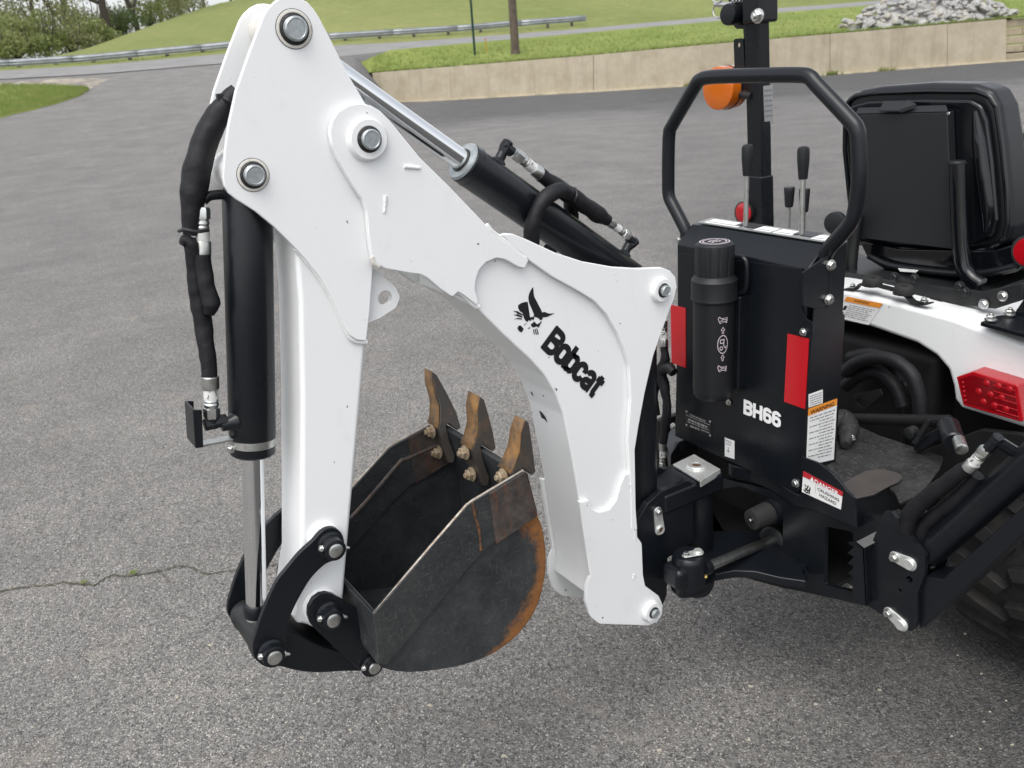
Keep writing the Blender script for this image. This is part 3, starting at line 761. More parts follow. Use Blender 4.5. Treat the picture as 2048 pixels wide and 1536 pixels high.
for i, (x, y, v, wd, ht, lf, lb) in enumerate((
    (-30, 124, 60, 3.2, 2.4, 'leafC', 'olive shrub at the left edge behind the guardrail'),
    (35, 122, 58, 3.0, 2.0, 'leafA', 'fresh green shrub behind the left end of the guardrail'),
    (60, 108, 70, 4.2, 3.4, 'leafC', 'tall olive thicket below the open tree'),
    (95, 116, 60, 2.6, 2.4, 'leafA', 'bright leafy shrub left of the grey green thicket'),
    (118, 104, 66, 3.4, 3.3, 'leafC', 'broad grey green thicket under the forked trunk'),
    (150, 110, 62, 2.6, 2.0, 'leafC', 'low olive shrub at the foot of the thicket'),
    (186, 102, 66, 2.8, 2.1, 'leafA', 'rounded shrub left of the ivy clad tree at hill foot'),
    (178, 84, 80, 4.0, 3.0, 'leafC', 'pale shrub mass between forked trunk and ivy clad tree'),
    (245, 80, 76, 2.6, 2.0, 'leafB', 'dark shrub at the base of the twin trunk tree'),
    (10, 100, 78, 4.5, 3.6, 'leafC', 'thick olive shrub below the leftmost dark tree'),
    (300, 56, 90, 3.0, 2.2, 'leafA', 'light shrub on the crest below the twin trunk tree'),
    (340, 42, 98, 3.2, 2.0, 'leafC', 'low olive shrub on the crest under the bare limbed tree'),
    (385, 28, 108, 3.4, 2.0, 'leafC', 'rightmost low shrub on the hill crest'))):
    shrub(x, y, v, wd*1.15, ht*1.45, lf, lb, 2600, .11)
# ---- crack in the asphalt with two sprouts
cp = [(-30, 1190), (20, 1179), (60, 1172), (105, 1168), (130, 1163), (160, 1168), (190, 1169), (210, 1155), (228, 1150), (262, 1152), (300, 1145), (335, 1136), (358, 1129), (385, 1135), (410, 1147), (450, 1142), (490, 1138), (540, 1130), (600, 1122)]
def crk(name, pts, wd, z):
    P = []
    for a, b in zip(pts, pts[1:]):
        for k in range(6):
            t = k/6; P.append(W(a[0]+(b[0]-a[0])*t+random.uniform(-1.5, 1.5), a[1]+(b[1]-a[1])*t+random.uniform(-1.6, 1.6), Z=z))
    V = []
    for i, p in enumerate(P):
        d = (P[min(i+1, len(P)-1)]-P[max(i-1, 0)]).normalized(); n_ = Vector((-d.y, d.x, 0)); q = wd*random.uniform(.25, 1.25); V += [p-n_*q, p+n_*q]
    me = bpy.data.meshes.new(name); me.from_pydata(V, [], [(2*i, 2*i+1, 2*i+3, 2*i+2) for i in range(len(P)-1)]); return finish(name, me, 'crack', near_lot, 0)
crk('crack', cp, .0035, .004)
crk('crack', [(318, 1140), (335, 1160), (352, 1166)], .0014, .004)
crk('crack', [(-10, 640), (100, 606), (220, 572), (345, 545)], .004, .004) if False else None
for (x, y), lb in (((168, 1166), 'small bright weed sprouting left in the asphalt crack'), ((268, 1148), 'faint weed sprouting further right along the asphalt crack')):
    c = W(x, y, Z=.003); bm = bmesh.new()
    for k in range(26):
        a = random.uniform(0, 6.28); d = Vector((math.cos(a), math.sin(a), 0)); L = random.uniform(.006, .020); n_ = Vector((-d.y, d.x, 0))*.0022; q = c+d*.004*random.random()
        bm.faces.new([bm.verts.new(q), bm.verts.new(q+d*L*.5+n_+UP*L*.6), bm.verts.new(q+d*L+UP*L*.55), bm.verts.new(q+d*L*.5-n_+UP*L*.6)])
    me = bpy.data.meshes.new('weed'); bm.to_mesh(me); bm.free(); tag(finish('weed', me, 'blade', None, 0), lb, 'weed', 'weeds in the crack')

# ---- pale chips lying on the asphalt
bm = bmesh.new(); rnd = random.Random(5)
spots = [(860, 1410, .007), (1010, 1512, .008), (1500, 1372, .006), (1632, 1408, .005), (1140, 1310, .005), (1320, 1500, .006), (700, 1460, .004), (1760, 1380, .005), (355, 1395, .006), (420, 1290, .006), (250, 1200, .005)]
spots += [(rnd.uniform(0, 2048), rnd.uniform(520, 1530), rnd.uniform(.0018, .0042)) for _ in range(170)]
for x, y, r_ in spots:
    c = W(x, y, Z=.002)
    top = [c+Vector((math.cos(a*1.257+rnd.random())*r_*rnd.uniform(.5, 1.2), math.sin(a*1.257)*r_*rnd.uniform(.5, 1.2), r_*rnd.uniform(.2, .5))) for a in range(5)]
    ap = bm.verts.new(c+UP*r_*.6); vs = [bm.verts.new(p) for p in top]; bs = [bm.verts.new(Vector((p.x, p.y, 0))) for p in top]
    for k in range(5): bm.faces.new((ap, vs[k], vs[(k+1) % 5])); bm.faces.new((vs[k], bs[k], bs[(k+1) % 5], vs[(k+1) % 5]))
o = mk('stone_chips', bm, mat('pale_chip', (.46, .42, .33), .9, var=(30, (.34, .31, .26), .4, .6)), None, 0)
tag(o, 'small pale stone chips scattered on the asphalt', 'stone chips'); o['kind'] = 'stuff'

# ================================================================== backhoe
YC = 1.375                                   # its centre plane, in line with the tractor
BH = thing('backhoe', 'white and charcoal backhoe attachment with folded arm and rusty toothed bucket', 'backhoe', (1.34, YC, 0))
def emp(name, parent, loc):                   # unused for parts that have a body of their own
    o = bpy.data.objects.new(name, None); COL.objects.link(o); o.parent = parent; o.location = Vector(loc)-parent.location; return o
def at(p, Y): return Vector((p.x, Y, p.z))
def pin_end(c, Yf, r, parent, ringr=None, boss=None, depth=.010, m='pin'):
    """pin end showing in a bore on the near side; c is any point on its axis, Yf the face it comes out of"""
    c = at(c, Yf)
    if boss:
        lathe('boss', c+PY*.001, NEG_Y, [(0, boss), (.010, boss*.93), (.0125, boss*.86), (.0125, r*1.25), (.008, r*1.25)], 'white', parent, 36)
        c = c+NEG_Y*.0105
    if ringr:
        lathe('bore_ring', c, NEG_Y, [(-.002, ringr), (.0009, ringr), (.0013, ringr*.97), (.0013, r*1.3)], 'ring', parent, 36)
        lathe('bore_seam', c, NEG_Y, [(-.002, ringr*1.035), (.0005, ringr*1.035), (.0006, ringr*.98)], 'grease', parent, 36)
    lathe('grease_seal', c, NEG_Y, [(0, r*1.32), (.0022, r*1.28), (.004, r*1.12), (.0045, r*.9)], 'grease', parent, 30)
    lathe('pin', c, NEG_Y, [(0, r), (depth*.35, r), (depth*.42, r*.95), (depth*.5, r*.95), (depth*.56, r), (depth*.85, r), (depth, r*.86), (depth, r*.8), (depth*.94, r*.76), (depth*.94, r*.1)], m, parent, 32)
# ---------------------------------------------------------------- boom
BOX = [(905, 593), (953, 617), (1006, 669, 60), (1060, 719, 60), (1090, 752, 60), (1112, 790, 60), (1127, 830, 60), (1141, 900), (1156, 986), (1169, 1077), (1180, 1150), (1175, 1190), (1262, 1190), (1264, 1066), (1262, 900), (1263, 800, 60), (1258, 731, 60), (1248, 700, 40), (1236, 668, 40), (1214, 630, 40), (1189, 602, 40), (1153, 580), (1104, 553), (1060, 524), (1010, 486), (960, 470), (900, 540)]
boom = plate('boom', BOX, 'white', BH, .126, .004, Y=1.312, seg=3)
UPPER = [(721, 206.5), (742, 211), (760, 221), (779, 240), (840, 315), (900, 374), (966, 443), (986, 466), (1030, 497), (1058, 520), (1050, 537, 4), (1037, 534, 5), (1010.6, 519, 18), (993, 516, 14), (972, 525, 14), (959, 540, 14), (952, 560, 14), (950.5, 580, 8), (957, 601), (955, 612), (930, 592), (917, 584), (905, 594, 5), (881, 578), (855, 556, 20), (841, 549, 12), (817, 546), (770, 537), (748, 526, 6), (743, 512), (738, 472), (733.7, 423, 25), (726, 400, 30), (706, 372), (674, 315), (664, 290, 20), (660, 265), (664, 243), (676, 223), (697, 210)]
up1 = plate('upper_plate', UPPER, 'white', boom, .012, .002, Y=1.300, seg=3)
def shifted(o, dy, parent, name=None):        # the matching plate on the far side
    c = o.copy(); c.location.y += dy; COL.objects.link(c); return c
shifted(up1, .138, boom)
REAR = [(1003, 470), (1013, 467), (1027, 468, 6), (1052, 478), (1110, 505), (1165, 523), (1226, 534), (1275, 537), (1299, 536), (1324, 535, 10), (1340, 541), (1351, 554), (1354, 573), (1349, 596), (1341, 617), (1322, 668), (1307, 712, 60), (1290, 785, 60), (1277, 855, 40), (1270, 900), (1272, 1017), (1275, 1060), (1263, 1060), (1261, 960), (1256, 880), (1262, 800, 40), (1259, 731, 40), (1249, 700, 40), (1236, 668, 40), (1214, 629, 40), (1189, 602, 40), (1153, 580), (1104, 553), (1060, 522)]
rp1 = plate('rear_plate', REAR, 'white', boom, .0115, .002, Y=1.3005, seg=3)
shifted(rp1, .138, boom)
LUG = [(1159, 1004), (1174, 1003), (1182, 1017), (1198, 1025), (1219, 1019), (1233, 1001), (1240, 973), (1250, 949), (1261, 947), (1272, 1017), (1275, 1074, 8), (1284, 1087, 8), (1286.5, 1150, 8), (1291, 1172, 8), (1318, 1192), (1326, 1210), (1325, 1228), (1315, 1244), (1297, 1251.6), (1199, 1248, 14), (1181, 1234, 22), (1172, 1205, 8), (1173, 1172), (1181, 1152), (1169, 1077)]
lg1 = plate('lug_plate', LUG, 'white', boom, .010, .002, Y=1.302, seg=3)
shifted(lg1, .136, boom)
def bead(name, pts, Y, r, parent, m='weld', seed=0): return tube(name, [W(x, y, Y=Y) for x, y in pts], r, m, parent, 8, 5, .25, seed=seed)
bead('weld_bead', [(1160, 1004), (1174, 1002), (1181, 1016), (1198, 1025), (1219, 1019), (1233, 1001), (1240, 973), (1250, 949), (1261, 947)], 1.307, .0042, boom, seed=1)
bead('weld_bead', [(1057, 520), (1104, 551), (1153, 578), (1189, 600), (1214, 627), (1236, 666), (1249, 699), (1259, 731)], 1.311, .003, boom, seed=2)
bead('weld_bead', [(972, 450), (984, 464), (1010, 482), (1035, 501), (1050, 516)], 1.3045, .0045, boom, seed=3)
bead('weld_bead', [(913, 584), (921, 586), (936, 600), (950, 612), (957, 613)], 1.309, .0045, boom, seed=4)
for a, b, c, d in ((808, 333, 840, 336), (770, 392, 768, 425), (1259, 968, 1262, 984), (1265, 1058, 1270, 1078), (1266, 1148, 1266, 1156)):
    bead('weld_spot', [(a, b), ((a+c)/2+1, (b+d)/2), (c, d)], 1.3 if a < 900 else 1.303, .0032, boom, seed=a)
bead('weld_bead', [(743, 514), (748, 525), (758, 533)], 1.3, .004, boom, 'ring', 9)
P_mid, P_rt, P_lb = W(733, 278, Y=1.30), W(1320, 579, Y=1.30), W(1300, 1220, Y=1.302)
for P_, rr_, bs in ((P_mid, .0155, .034), (P_rt, .0112, .026), (P_lb, .0105, .026)):
    pin_end(P_, 1.3005, rr_, boom, boss=bs, depth=.011)
    cyl('pin_shaft', at(P_, 1.32), at(P_, 1.455), rr_, 'pin', boom)
# scuffs in the paint of the under face
bvb = BVHTree.FromPolygons([v.co.copy() for v in boom.data.vertices], [tuple(p.vertices) for p in boom.data.polygons])
def scuff(p, k):
    d = ray(*p).normalized(); q, n_, i_, l_ = bvb.ray_cast(CAM, d); return (q if q is not None else W(p[0], p[1], Y=1.38))-d*.002
polys('paint_scuff', [[(1078, 821), (1083, 824), (1086, 833), (1091, 834), (1095, 846), (1088, 838), (1083, 836)], [(1061, 783), (1064, 785), (1067, 793), (1063, 789)], [(1110, 776), (1115, 778), (1113, 782)], [(1085, 790), (1088, 791), (1087, 794)]], 'ink', boom, scuff)
# emblem and name on the side
O0 = W(0, 0, Y=1.312)
def on_box(p, k): return W(p[0], p[1], Y=1.3113-.00003*k)
def z8(L): return [(860+x/4.096, 480+y/4.096) for x, y in L]
EMB = [z8(l) for l in (
    [(846, 384), (849, 430), (856, 480), (866, 510), (884, 528), (900, 552), (914, 580), (922, 600), (925, 636), (918, 655), (903, 656), (888, 640), (868, 632), (848, 628), (853, 612), (846, 588), (832, 560), (818, 530), (808, 498), (806, 470), (812, 440), (826, 410)],
    [(920, 594), (935, 588), (975, 603), (1022, 600), (990, 616), (960, 630), (926, 634)],
    [(722, 535), (745, 518), (775, 508), (800, 506), (804, 530), (806, 552), (797, 575), (795, 600), (803, 620), (820, 634), (850, 627), (855, 640), (848, 655), (832, 650), (824, 664), (808, 655), (800, 672), (782, 660), (770, 640), (768, 622), (776, 608), (758, 596), (735, 582), (724, 560)],
    [(826, 690), (845, 678), (850, 665), (862, 676), (878, 690), (890, 684), (905, 672), (900, 690), (884, 712), (868, 708), (850, 718), (832, 708)],
    [(716, 722), (728, 700), (745, 702), (756, 714), (768, 728), (758, 748), (746, 758), (728, 744)],
    [(886, 690), (912, 664), (916, 668), (892, 716), (884, 716)],
    [(770, 694), (784, 684), (798, 680), (784, 690), (772, 700)], [(800, 724), (816, 714), (824, 718), (808, 728)],
    [(680, 580), (720, 584), (764, 613), (757, 621), (718, 596)], [(682, 612), (722, 609), (760, 629), (754, 637), (720, 621)], [(684, 649), (722, 638), (754, 643), (753, 652), (722, 648)],
    [(844, 732), (851, 731), (858, 772), (852, 775)], [(857, 729), (864, 728), (876, 773), (868, 776)], [(871, 725), (878, 724), (891, 771), (883, 775)])]
polys('emblem', EMB, 'ink', boom, on_box)
A_, B_ = W(1080.5, 693.5, Y=1.312), W(1186, 797, Y=1.312)      # base line of the name
Tt = W(1112.5, 650, Y=1.312)
ex = (B_-A_); LEN = ex.length; ex.normalize(); ey = (Tt-A_); ey = (ey-ex*ey.dot(ex)); CAPH = (Tt-A_).length
ey.normalize(); h = CAPH*.985; sw = .26
def sc(letter, x0, wd):                       # letter strokes in a 1 x 1 box -> metres
    return [[(x0+px_*wd, py_*h) for px_, py_ in s] for s in letter]
def rr(x0, y0, x1, y1, r=.28, rx=None):       # rounded ring
    rx = rx or .36
    return arc(x1-rx, y1-r, rx, r, 0, 90, 5)+arc(x0+rx, y1-r, rx, r, 90, 180, 5)+arc(x0+rx, y0+r, rx, r, 180, 270, 5)+arc(x1-rx, y0+r, rx, r, 270, 360, 5)
s2 = .115
LB = [[(.16, 0), (.16, 1)], [(.1, 1-s2*.8)] + arc(.5, .77, .34, .145, 90, -90, 7)+[(.1, .625)] if False else [(.05, .91)]+arc(.55, .735, .30, .175, 90, -60, 7)+[(.3, .54)], [(.3, .54)]+arc(.55, .315, .30, .225, 70, -90, 8)+[(.05, .09)]]
Lo = [rr(.14, .08, .86, .66, .17)+[(.86, .49)]]
Lo = [(lambda q: q+[q[0]])(rr(.17, .09, .83, .70, .17, .33))]
Lb = [[(.16, 0), (.16, 1)], (lambda q: q+[q[0]])(rr(.19, .09, .83, .70, .17, .33))]
Lc = [[(.84, .46)]+arc(.51, .53, .33, .17, 20, 180, 7)+arc(.51, .255, .33, .17, 180, 340, 7)+[(.84, .29)]]
La = [[(.18, .53)]+arc(.50, .53, .32, .17, 160, 0, 7)+[(.82, 0)], [(.82, .40), (.5, .36)]+arc(.46, .22, .28, .14, 90, 270, 6)+[(.66, .09), (.82, .2)]]
Lt = [[(.42, .90), (.42, .2), (.50, .085), (.8, .075)], [(.0, .70), (.9, .70)]]
wds = [(.0, .215, LB), (.20, .18, Lo), (.368, .18, Lb), (.538, .17, Lc), (.70, .175, La), (.875, .135, Lt)]
segs = []
for x0, wd, L in wds: segs += sc(L, x0*LEN, wd*LEN)
strokes('lettering', segs, 'ink', boom, A_, ex, ey, LEN*.066, NEG_Y, .0008)

# ---------------------------------------------------------------- dipper
DIP = [(588, 466), (740, 560), (733, 682), (720, 830), (705, 1000), (694, 1122), (688, 1200, 20), (672, 1250, 20), (640, 1262), (612, 1250, 10), (596, 1248, 8), (585, 1233, 8), (592, 1195), (602, 1130), (603, 800), (599, 600)]
dip = plate('dipper', DIP, 'white', BH, .104, .009, Y=1.323, seg=4)
DP = [(581, -7), (597, -4, 20), (614, 3), (627, 17), (637, 32), (655, 66), (696.5, 149), (731, 207), (765, 232), (776, 280), (762, 330), (746, 400), (746, 536), (740, 619), (733, 682), (713.5, 680, 12), (699, 670, 14), (689, 653), (667, 602), (640, 555), (611, 519), (584, 489), (547.5, 453), (511, 423), (473, 399, 25), (458, 387, 16), (449, 372, 12), (446, 355), (450, 300), (457, 249), (472, 181), (501, 98), (528, 29), (538, 14), (552, 1, 12), (566, -6)]
dp1 = plate('side_plate', DP, 'white', dip, .009, .0018, Y=1.3135, seg=3)
shifted(dp1, .1135, dip)
bead('weld_bead', [(590, 497), (611, 521), (640, 557), (667, 604), (689, 655), (700, 674), (714, 683), (733, 684)], 1.3215, .0045, dip, seed=5)
plate('lifting_eye', [(738, 530), (760, 547, 12), (791, 574, 14), (800, 594, 14), (792, 615, 14), (760, 636, 14), (735, 646)], 'white', dip, .012, .0015, holes=[(770, 596, 15.5)], Y=1.330)
P_top, P_lo = W(588, 58, Y=1.3135), W(506, 350, Y=1.3135)
for P_, rr_, rg in ((P_top, .0172, .0265), (P_lo, .0152, .0235)):
    pin_end(P_, 1.3133, rr_, dip, ringr=rg, depth=.012)
    lathe('bushing', at(P_, 1.324), PY, [(0, .030), (.102, .030)], 'ring', dip, 28)
P_l1 = W(658, 1087, Y=1.300); P_b1 = W(652, 1222, Y=1.30)
lathe('pivot_boss', at(P_l1, 1.325), NEG_Y, [(0, .030), (.012, .030), (.014, .028)], 'white', dip, 28)
lathe('pivot_boss', at(P_b1, 1.325), NEG_Y, [(0, .034), (.012, .034), (.014, .032)], 'white', dip, 28)
# ---------------------------------------------------------------- curved links and bucket link
LINK = [(669, 1056, 12), (685, 1070, 12), (689, 1096, 12), (680, 1117, 12), (652, 1128), (623, 1156), (599, 1195), (581.6, 1232), (573, 1266), (572, 1302, 14), (563, 1326, 14), (545, 1335, 12), (525, 1331, 14), (508, 1313, 12), (506, 1290), (513, 1264), (523, 1232), (538, 1195), (555, 1161), (574, 1137), (599, 1107), (625, 1083), (647, 1061)]
lk = plate('curved_link', LINK, 'black', BH, .010, .0015, Y=1.297, seg=2, curve=4)
lk2 = lk.copy(); lk2.location.y += .146; COL.objects.link(lk2)
P_l2 = W(541, 1303, Y=1.297)
def collar_pin(parent, c, Y0, L, r, sub=True, ang=205):
    c = at(c, Y0)
    lathe('pin_collar', c, NEG_Y, [(-.002, r*1.9), (.004, r*1.9), (.005, r*1.75), (.006, r*1.55), (L, r*1.5), (L+.0006, r*1.42)], 'black', parent, 28)
    lathe('pin', c+NEG_Y*L, NEG_Y, [(-.01, r), (.003, r), (.0042, r*.85), (.0042, r*.1)], 'zinc', parent, 26)
    d = Vector((math.cos(rad(ang)), 0, -math.sin(rad(ang))))
    d = Vector((-.93, 0, .36))
    hexbolt('lock_bolt', c+NEG_Y*(L*.62)+d*r*1.45, d+NEG_Y*.5, r*.42, 'zinc', parent, False, True)
    lathe('grease_fitting', c+NEG_Y*(L*.5)-d*r*1.45, -d+NEG_Y*.25, [(0, r*.38), (r*.4, r*.36), (r*.5, r*.22), (r*.8, r*.22), (r*1.0, r*.14)], 'zinc', parent, 10)
collar_pin(lk, P_l1, 1.297, .026, .0125); collar_pin(lk, P_l2, 1.297, .020, .0125)
cyl('cross_pin', at(P_l2, 1.31), at(P_l2, 1.443), .0125, 'pin', lk)
cyl('cross_pin', at(P_l1, 1.31), at(P_l1, 1.443), .0125, 'pin', lk)
BL = [(528, 1285, 14), (545, 1272), (590, 1268), (640, 1290), (700, 1306), (735, 1308, 12), (745, 1330, 12), (726, 1342), (690, 1343), (640, 1346), (600, 1343), (562, 1334, 8), (535, 1326, 12)]
bl = plate('bucket_link', BL, 'black', BH, .104, .003, Y=1.322, curve=4)
# ---------------------------------------------------------------- bucket
YB0, YB1 = 1.212, 1.538
def pb(x, y, Y=YB0): return W(x, y, Y=YB0 if Y is None else Y)
STRIP = [(747, 1230), (862, 1095), (936, 1010, 12), (1046, 943), (1072, 1028, 8), (983, 1089), (940, 1132), (774, 1330), (757, 1327), (754, 1276)]
HEEL = [(774, 1337), (800, 1342), (832, 1343), (880, 1338), (940, 1325), (990, 1304), (1036, 1268), (1070, 1220), (1087, 1165), (1091, 1110), (1084, 1058), (1072, 1026)]
SIDE = [(750, 1232), (862, 1099), (936, 1014), (1044, 949), (1070, 1026)] + HEEL[::-1][1:] + [(757, 1325), (754, 1276)]
hc = [W(x, y, Y=YB0) for x, y in HEEL]
cx_ = sum(p.x for p in hc)/len(hc); cz_ = sum(p.z for p in hc)/len(hc)
# circle fitted through three heel points
def circ(a, b, c):
    ax, ay, bx, by, cx, cy = a.x, a.z, b.x, b.z, c.x, c.z; d = 2*(ax*(by-cy)+bx*(cy-ay)+cx*(ay-by))
    ux = ((ax*ax+ay*ay)*(by-cy)+(bx*bx+by*by)*(cy-ay)+(cx*cx+cy*cy)*(ay-by))/d
    uy = ((ax*ax+ay*ay)*(cx-bx)+(bx*bx+by*by)*(ax-cx)+(cx*cx+cy*cy)*(bx-ax))/d
    return ux, uy, math.hypot(ax-ux, ay-uy)
BKC = circ(W(*HEEL[4], Y=YB0), W(*HEEL[7], Y=YB0), W(*HEEL[10], Y=YB0))
M['bucket'] = mat('worn_bucket_paint', (.02, .02, .02), .5, build=b_bucket)
PROF = [(1046, 945)] + HEEL[::-1] + [(757, 1325), (754, 1276), (748, 1232)]
ps = spline([(p.x, p.z, 0) for p in (W(x, y, Y=YB0+.008) for x, y in PROF)], 4)
cen = Vector((BKC[0], BKC[1], 0)); bm = bmesh.new(); R = []
for i, p in enumerate(ps):
    d = (ps[min(i+1, len(ps)-1)]-ps[max(i-1, 0)]).normalized(); nn = Vector((-d.y, d.x, 0))
    if nn.dot(cen-p) < 0: nn = -nn
    o_, i_ = p-nn*.001, p+nn*.008
    R.append([bm.verts.new((q.x, yy, q.y)) for q, yy in ((o_, YB0+.009), (o_, YB1-.009), (i_, YB1-.009), (i_, YB0+.009))])
skinrings(bm, R); bucket = mk('bucket', bm, 'bucket', BH, 40)
sd1 = plate('side_wall', SIDE, 'bucket', bucket, .007, .001, Y=YB0+.003)
sd2 = sd1.copy(); sd2.location.y += YB1-YB0-.013; COL.objects.link(sd2)
st1 = plate('side_cutter', STRIP, 'strip', bucket, .009, .0012, Y=YB0-.0065)
st2 = st1.copy(); st2.location.y += YB1-YB0-.010; COL.objects.link(st2)
st2.location.y -= .004
for yy in (YB0-.0085, YB1-.0215):      # scraped cutter ends
    CUT = [(975, 986), (1047, 942), (1073, 1029, 8), (990, 1086)]
    loop = [W(x, y, Y=YB0-.003) for x, y in fillet(CUT)]
    prism('wear_plate', [at(p, yy) for p in loop], (0, .0035 if yy < YC else .003, 0), 'edge', bucket, .0008)
for yy in (YB0-.006, YB1-.0175):       # bright scraped rims
    tube('rim', [at(W(x, y, Y=YB0-.003), yy+.004) for x, y in ((749, 1228), (862, 1094), (934, 1011), (946, 1002), (1047, 942))], .0032, 'rim', bucket, 8, 1)
bead('side_rib', [(945, 1005), (950, 1030), (958, 1060), (962, 1100)], YB0-.0065, .003, bucket, 'hole', 21)
tube('far_rib', [at(W(x, y, Y=YB0), YB1-.020) for x, y in ((760, 1262), (880, 1128), (952, 1040), (968, 1030), (1048, 990))], .0045, 'edge', bucket, 8, 3)
lip = [W(x, y, Y=YB0+.01) for x, y in ((1047, 942), (1053, 946), (1072, 1020), (1063, 1022))]
prism('cutting_edge', [at(p, YB0+.006) for p in lip], (0, YB1-YB0-.022, 0), 'edge', bucket, .001)
hp = [W(x, y, Y=YB0+.01) for x, y in ((742, 1224), (752, 1226), (766, 1290), (752, 1296))]
prism('hinge_plate', [at(p, YB0+.004) for p in hp], (0, YB1-YB0-.018, 0), 'bucket', bucket, .0015)
EAR = [(640, 1188), (653, 1185.5), (666, 1189), (680, 1197), (722, 1222), (752, 1226), (766, 1300), (762, 1335), (755, 1345), (744, 1350), (732, 1348), (718, 1339), (634, 1262), (622, 1249), (616, 1232), (617, 1215), (626, 1198)]
for yy in (1.290, 1.444):
    e_ = plate('hinge_ear', EAR, 'black', bucket, .010, .0015, Y=1.290)
    e_.location.y += yy-1.290
P_b2 = W(744, 1330, Y=1.290)
collar_pin(bucket, P_b1, 1.290, .024, .0125); collar_pin(bucket, P_b2, 1.290, .010, .0115)
cyl('cross_pin', at(P_b1, 1.30), at(P_b1, 1.45), .0125, 'pin', bucket); cyl('cross_pin', at(P_b2, 1.30), at(P_b2, 1.45), .0125, 'pin', bucket)
# teeth, one built at the centre then copied across
TY = .045
TOOTH = [(962, 794), (969, 800), (979, 835), (987, 868), (992, 897), (984, 903), (974, 893), (966, 888), (961, 894), (968, 925), (979, 955), (976, 972, 5), (966, 972, 5), (955, 935), (945, 900), (952, 885), (959, 855), (957, 820)]
YT = YC-TY/2
tl = [W(x, y, Y=YT) for x, y in fillet(TOOTH)]
def tooth(yc):
    dY = yc-YC
    zb_ = W(960, 893, Y=YT).z; zt_ = W(962, 794, Y=YT).z; fl_ = .050 if dY > .05 else -.022 if dY < -.05 else 0
    def sh(p): return p+PY*(fl_*max(0, (p.z-zb_)/(zt_-zb_))**1.2)
    bm = bmesh.new(); extrude_poly(bm, [sh(p)+PY*dY for p in tl], PY*TY)
    for v in bm.verts:
        if v.co.z > zb_: v.co.y += (YC+dY+fl_*((v.co.z-zb_)/(zt_-zb_))-v.co.y)*.30*(v.co.z-zb_)/(zt_-zb_)*(1 if abs(dY) > .05 else .1)
    t = mk('tooth', bm, 'toothside', bucket, 35, .0012)
    fl = [W(x, y, Y=YT) for x, y in ((962, 794), (957, 820), (959, 855), (952, 885), (945, 900))]
    V = []; n_ = len(fl)
    for p in fl:
        off = Vector((-.0014, 0, .0004)); g_ = max(0, (p.z-zb_)/(zt_-zb_)); nr = (TY/2-.0012)*(1-.30*g_*(1 if abs(dY) > .05 else .1)); yc_ = YC+dY+fl_*g_
        V += [Vector((p.x, yc_-nr, p.z))+off, Vector((p.x, yc_+nr, p.z))+off]
    me = bpy.data.meshes.new('worn_face'); me.from_pydata(V, [], [(2*i, 2*i+1, 2*i+3, 2*i+2) for i in range(n_-1)])
    f_ = finish('worn_face', me, 'rust', bucket, 60)
    s = f_.modifiers.new('thick', 'SOLIDIFY'); s.thickness = .002; s.offset = 0
    for (x, y) in ((941, 914), (954, 958)):
        b0 = W(x, y, Y=YT)+PY*(dY+TY*.55)
        hexbolt('tooth_nut', b0+Vector((.004, 0, 0)), (-1, .0, .10), .0102, 'nut', bucket, True, True)
for yc in (YC-.136, YC, YC+.136): tooth(yc)
# ---------------------------------------------------------------- bucket cylinder (along the dipper)
CA, CB = at(W(494, 380, Y=YC), YC), at(W(513, 1232, Y=YC), YC)
ax = (CB-CA).normalized()
def onax(y):  # point on the axis at picture height y
    lo, hi = 0, 1
    for _ in range(30):
        t = (lo+hi)/2; p = CA.lerp(CB, t); q = p-CAM; yy = 768-F*q.dot(CU)/q.dot(CF)
        if yy < y: lo = t
        else: hi = t
    return p
c0, c1, c2 = onax(388), onax(868), onax(904)
L1, L2 = (c1-c0).length, (c2-c0).length
bc = lathe('bucket_cylinder', c0, ax, [(-.02, .020), (-.012, .033), (0, .0375), (L1+.02, .0375), (L1+.022, .0365), (L2, .0365), (L2+.003, .033), (L2+.003, .018)], 'black', BH, 40)
lathe('end_eye', at(P_lo, YC-.035), PY, [(0, .034), (.07, .034)], 'white', bc, 28)
cyl('rod', c2-ax*.02, CB+ax*.005, .0178, 'chrome', bc, 36)
lathe('hose_clamp', c1+ax*.004, ax, [(0, .0376), (.0006, .0386), (.0125, .0386), (.013, .0376)], 'zinc', bc, 40)
hexbolt('clamp_screw', c1+ax*.010+Vector((-.040, -.012, 0)), (-.7, -.7, 0), .005, 'zinc', bc, True, False)
re = at(P_l2, YC)
lathe('rod_collar', CB-ax*.022, ax, [(-.004, .0205), (0, .0225), (.016, .0225), (.02, .021)], 'black', bc, 28)
lathe('rod_eye', at(P_l2, 1.310), PY, [(0, .024), (.003, .0275), (.022, .0275), (.025, .0255), (.105, .0255), (.108, .0275), (.127, .0275), (.130, .024)], 'satin', bc, 30)
tube('port_pipe', [W(460, 388, Y=YC), W(430, 390, Y=YC), W(416, 393, Y=YC), W(406, 402, Y=YC)], .0075, 'black', bc, 12, 4)
pe = W(452, 842, Y=YC-.01)
lathe('port_boss', W(474, 842, Y=YC-.01), NEG_X, [(0, .017), (.006, .016), (.012, .012), (.026, .0105)], 'black', bc, 20)
bm = bmesh.new(); pA = W(426, 846, Y=YC-.01)
addlathe(bm, pA+PX*.022, NEG_X, [(0, .0095), (.006, .0105), (.034, .0105), (.036, .009)], 8); addlathe(bm, pA+UP*-.008, UP, [(0, .009), (.002, .0105), (.030, .0105), (.032, .008)], 8)
mk('elbow_fitting', bm, 'black', bc, 30)
